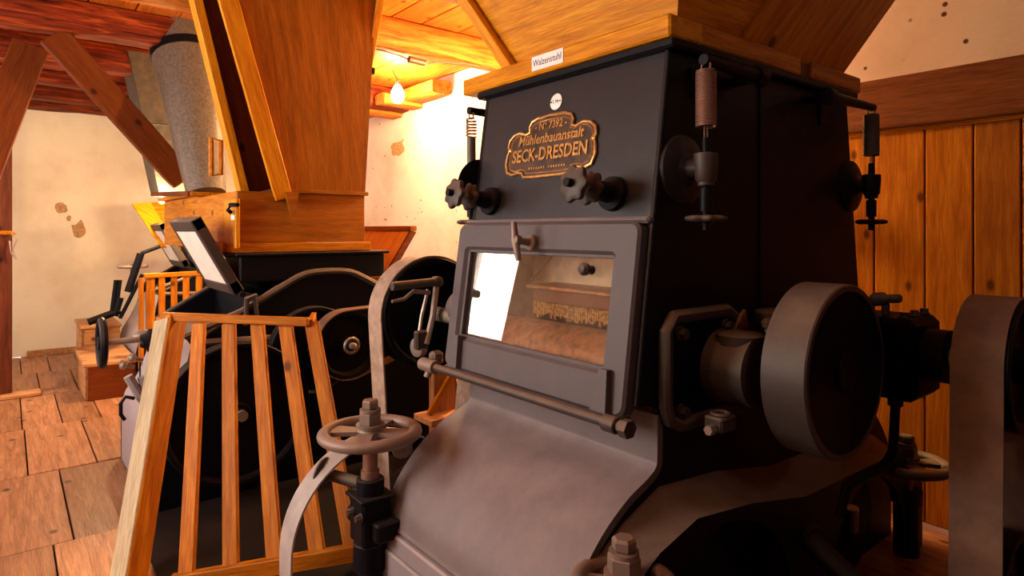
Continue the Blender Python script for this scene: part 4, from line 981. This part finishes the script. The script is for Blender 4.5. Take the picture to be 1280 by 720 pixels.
# ------------------------------------------------------------ left side: struts, door, step
def strut(p, q, w, t, side, label):
    o = board('timber_strut', p, q, w, t, side, 'redwood', None, bev=.006); return tag(o, label, 'strut')
sA = on_x(35, 66, -4.95); sA2 = on_x(-40, 260, -4.95)
strut(sA+(sA-sA2).normalized()*.05, sA+(sA2-sA).normalized()*1.35, .185, .09, (0, 1, 0), 'broad leaning timber strut at the left edge of the picture')
sB = on_x(66, 44, -4.70); sB2 = on_x(226, 222, -4.70)
strut(sB, sB2+(sB2-sB).normalized()*.03, .165, .07, (0, 1, 0), 'diagonal timber strut running from the joist down to the zinc pipe')
dr = thing('plank_door', 'dark wooden plank door standing open beside the far wall', 'door', (-6.08, -.3, 0))
for k in range(4): board('door_board', (-6.08, .03-.09-.18*k, .03), (-6.08, .03-.09-.18*k, 2.05), .176, .04, (0, 1, 0), 'darkwood', dr)
board('door_ledge', (-6.105, .0, 1.75), (-6.105, -.68, 1.75), .10, .02, (0, 0, 1), 'darkwood', dr)
hp_ = on_x(14, 291, -6.05); lt_ = obj('latch_handle', B().tube([hp_+Vector((0, -.12, 0)), hp_, hp_+Vector((.03, .01, -.01))], .016, 8), 'pine', dr)
obj('latch_string', B().tube([hp_+Vector((.03, 0, 0)), hp_+Vector((.035, .03, -.06)), hp_+Vector((.03, .01, -.13)), hp_+Vector((.035, .03, -.2)), hp_+Vector((.03, .0, -.15)), hp_+Vector((.035, -.01, -.06))], .006, 6), 'belt', dr)
th = board('trim_1', (-6.05, -1.2, .012), (-6.05, .20, .012), .16, .024, (1, 0, 0), 'step', kind='structure')
st = thing('wooden_step', 'lower wooden step block by the far wall, left of the mills', 'step', (-5.9, .6, 0))
board('step_board', (-5.92, .43, .265), (-5.92, .77, .265), .80, .03, (1, 0, 0), 'step', st, bev=.006); board('riser', (-5.55, .46, .125), (-5.55, .76, .125), .25, .03, (0, 0, 1), 'redwood', st)
board('step_cheek', (-5.57, .46, .125), (-6.30, .46, .125), .25, .03, (0, 0, 1), 'step', st)
st2 = thing('wooden_step', 'upper wooden step block nearer the whitewashed wall', 'step', (-6.6, .62, 0))
board('step_board', (-6.64, .47, .435), (-6.64, .77, .435), .58, .03, (1, 0, 0), 'step', st2, bev=.006); board('riser', (-6.38, .50, .21), (-6.38, .76, .21), .42, .03, (0, 0, 1), 'step', st2)
board('step_cheek', (-6.40, .50, .21), (-6.90, .50, .21), .42, .03, (0, 0, 1), 'step', st2)
# pinkish timber stand behind the mill's left side
ps = thing('wooden_stand', 'small pale wooden stand behind the left corner of the large mill', 'stand', (-2.6, 1.72, 0))
board('stand_leg', (-2.62, 1.66, 0), (-2.62, 1.66, .60), .13, .05, (0, 1, 0), 'step', ps); board('stand_leg', (-2.62, 2.05, 0), (-2.62, 2.05, .60), .10, .05, (0, 1, 0), 'step', ps)
board('stand_shelf', (-2.58, 1.52, .36), (-2.58, 2.15, .36), .16, .03, (1, 0, 0), 'step', ps); board('stand_brace', (-2.57, 1.55, .38), (-2.57, 1.73, .62), .03, .02, (0, 1, 0), 'pine', ps)

# ------------------------------------------------------------ lamps
def bulb(p, mat, lab):
    p = Vector(p); r = thing('light_bulb', lab, 'lamp', p)
    obj('bulb_glass', B().lathe(p, (0, 0, 1), [(-.11, .008), (-.10, .032), (-.08, .050), (-.05, .058), (-.01, .052), (.02, .036), (.04, .022), (.045, .018)], 18), mat, r)
    obj('bulb_socket', B().cyl(p+Vector((0, 0, .045)), p+Vector((0, 0, .09)), .021, n=14), 'wire', r)
    return r
pb1 = on_y(497, 113, 2.62); ba = bulb(pb1, 'bulb', 'glowing bare bulb under the orange joist')
pb2 = Vector((-3.0, 2.6, 2.03)); bb_ = bulb(pb2, 'bulb2', 'glowing bare bulb hidden behind the large mill')
obj('hanging_flex', B().tube([pb2+Vector((0, 0, .09)), (pb2.x, pb2.y, 2.6)], .005, 6), 'wire', bb_)
flex = [pb1+Vector((0, 0, .09)), on_y(480, 70, 2.62), on_y(463, 62, 2.62)]
obj('hanging_flex', B().tube(flex, .005, 6), 'wire', ba)
cbl = [on_x(462, 60, -3.67), on_x(478, 63, -3.66), on_x(500, 70, -3.66), on_x(515, 76, -3.66), on_x(535, 80, -3.66), on_x(555, 77, -3.66), on_x(580, 79, -3.66), on_x(608, 86, -3.66)]
M['bulb3'] = emis('bulb_glow_c', (1.0, .74, .45), BULB_C)
pb3 = Vector((-1.2, -1.15, 2.0)); bc_ = bulb(pb3, 'bulb3', 'glowing bare bulb hanging over the aisle behind the camera')
obj('hanging_flex', B().tube([pb3+Vector((0, 0, .09)), pb3+Vector((0, 0, .64))], .005, 6), 'wire', bc_)
M['bulb5'] = emis('bulb_glow_e', (1.0, .62, .25), BULB_E)
pb5 = Vector((-1.85, 2.93, 1.52)); be_ = bulb(pb5, 'bulb5', 'glowing bare bulb between the large mill and the boarded wall')
obj('hanging_flex', B().tube([pb5+Vector((0, 0, .09)), pb5+Vector((0, .02, .2)), pb5+Vector((0, .09, .27))], .005, 6), 'wire', be_)
M['bulb4'] = emis('bulb_glow_d', (1.0, .72, .38), BULB_D)
for q, lab in (((202, 251), 'left one of two tiny glowing bulbs beside the wooden box'), ((212, 251), 'right one of two tiny glowing bulbs beside the wooden box')):
    p = on_x(*q, -5.35); r = thing('small_bulb', lab, 'lamp', p, 'pair of tiny bulbs')
    obj('bulb_glass', B().lathe(p, (0, 0, 1), [(-.02, .006), (-.012, .016), (0, .02), (.012, .014), (.02, .008)], 12), 'bulb4', r); obj('bulb_socket', B().cyl(p+Vector((0, 0, .018)), p+Vector((0, 0, .05)), .009, n=8), 'wire', r)
    obj('bulb_arm', B().tube([p+Vector((0, 0, .045)), Vector((-5.015, p.y+.04, p.z+.02))], .006, 6), 'wire', r)
ec = thing('power_cable', 'thin cable with a junction piece along the orange joist', 'cable', cbl[3])
obj('cable_run', B().tube(cbl, .005, 6), 'wire', ec); obj('cable_joint', B().tube([on_x(511, 74, -3.655), on_x(531, 79, -3.655)], .022, 10), 'wire', ec)
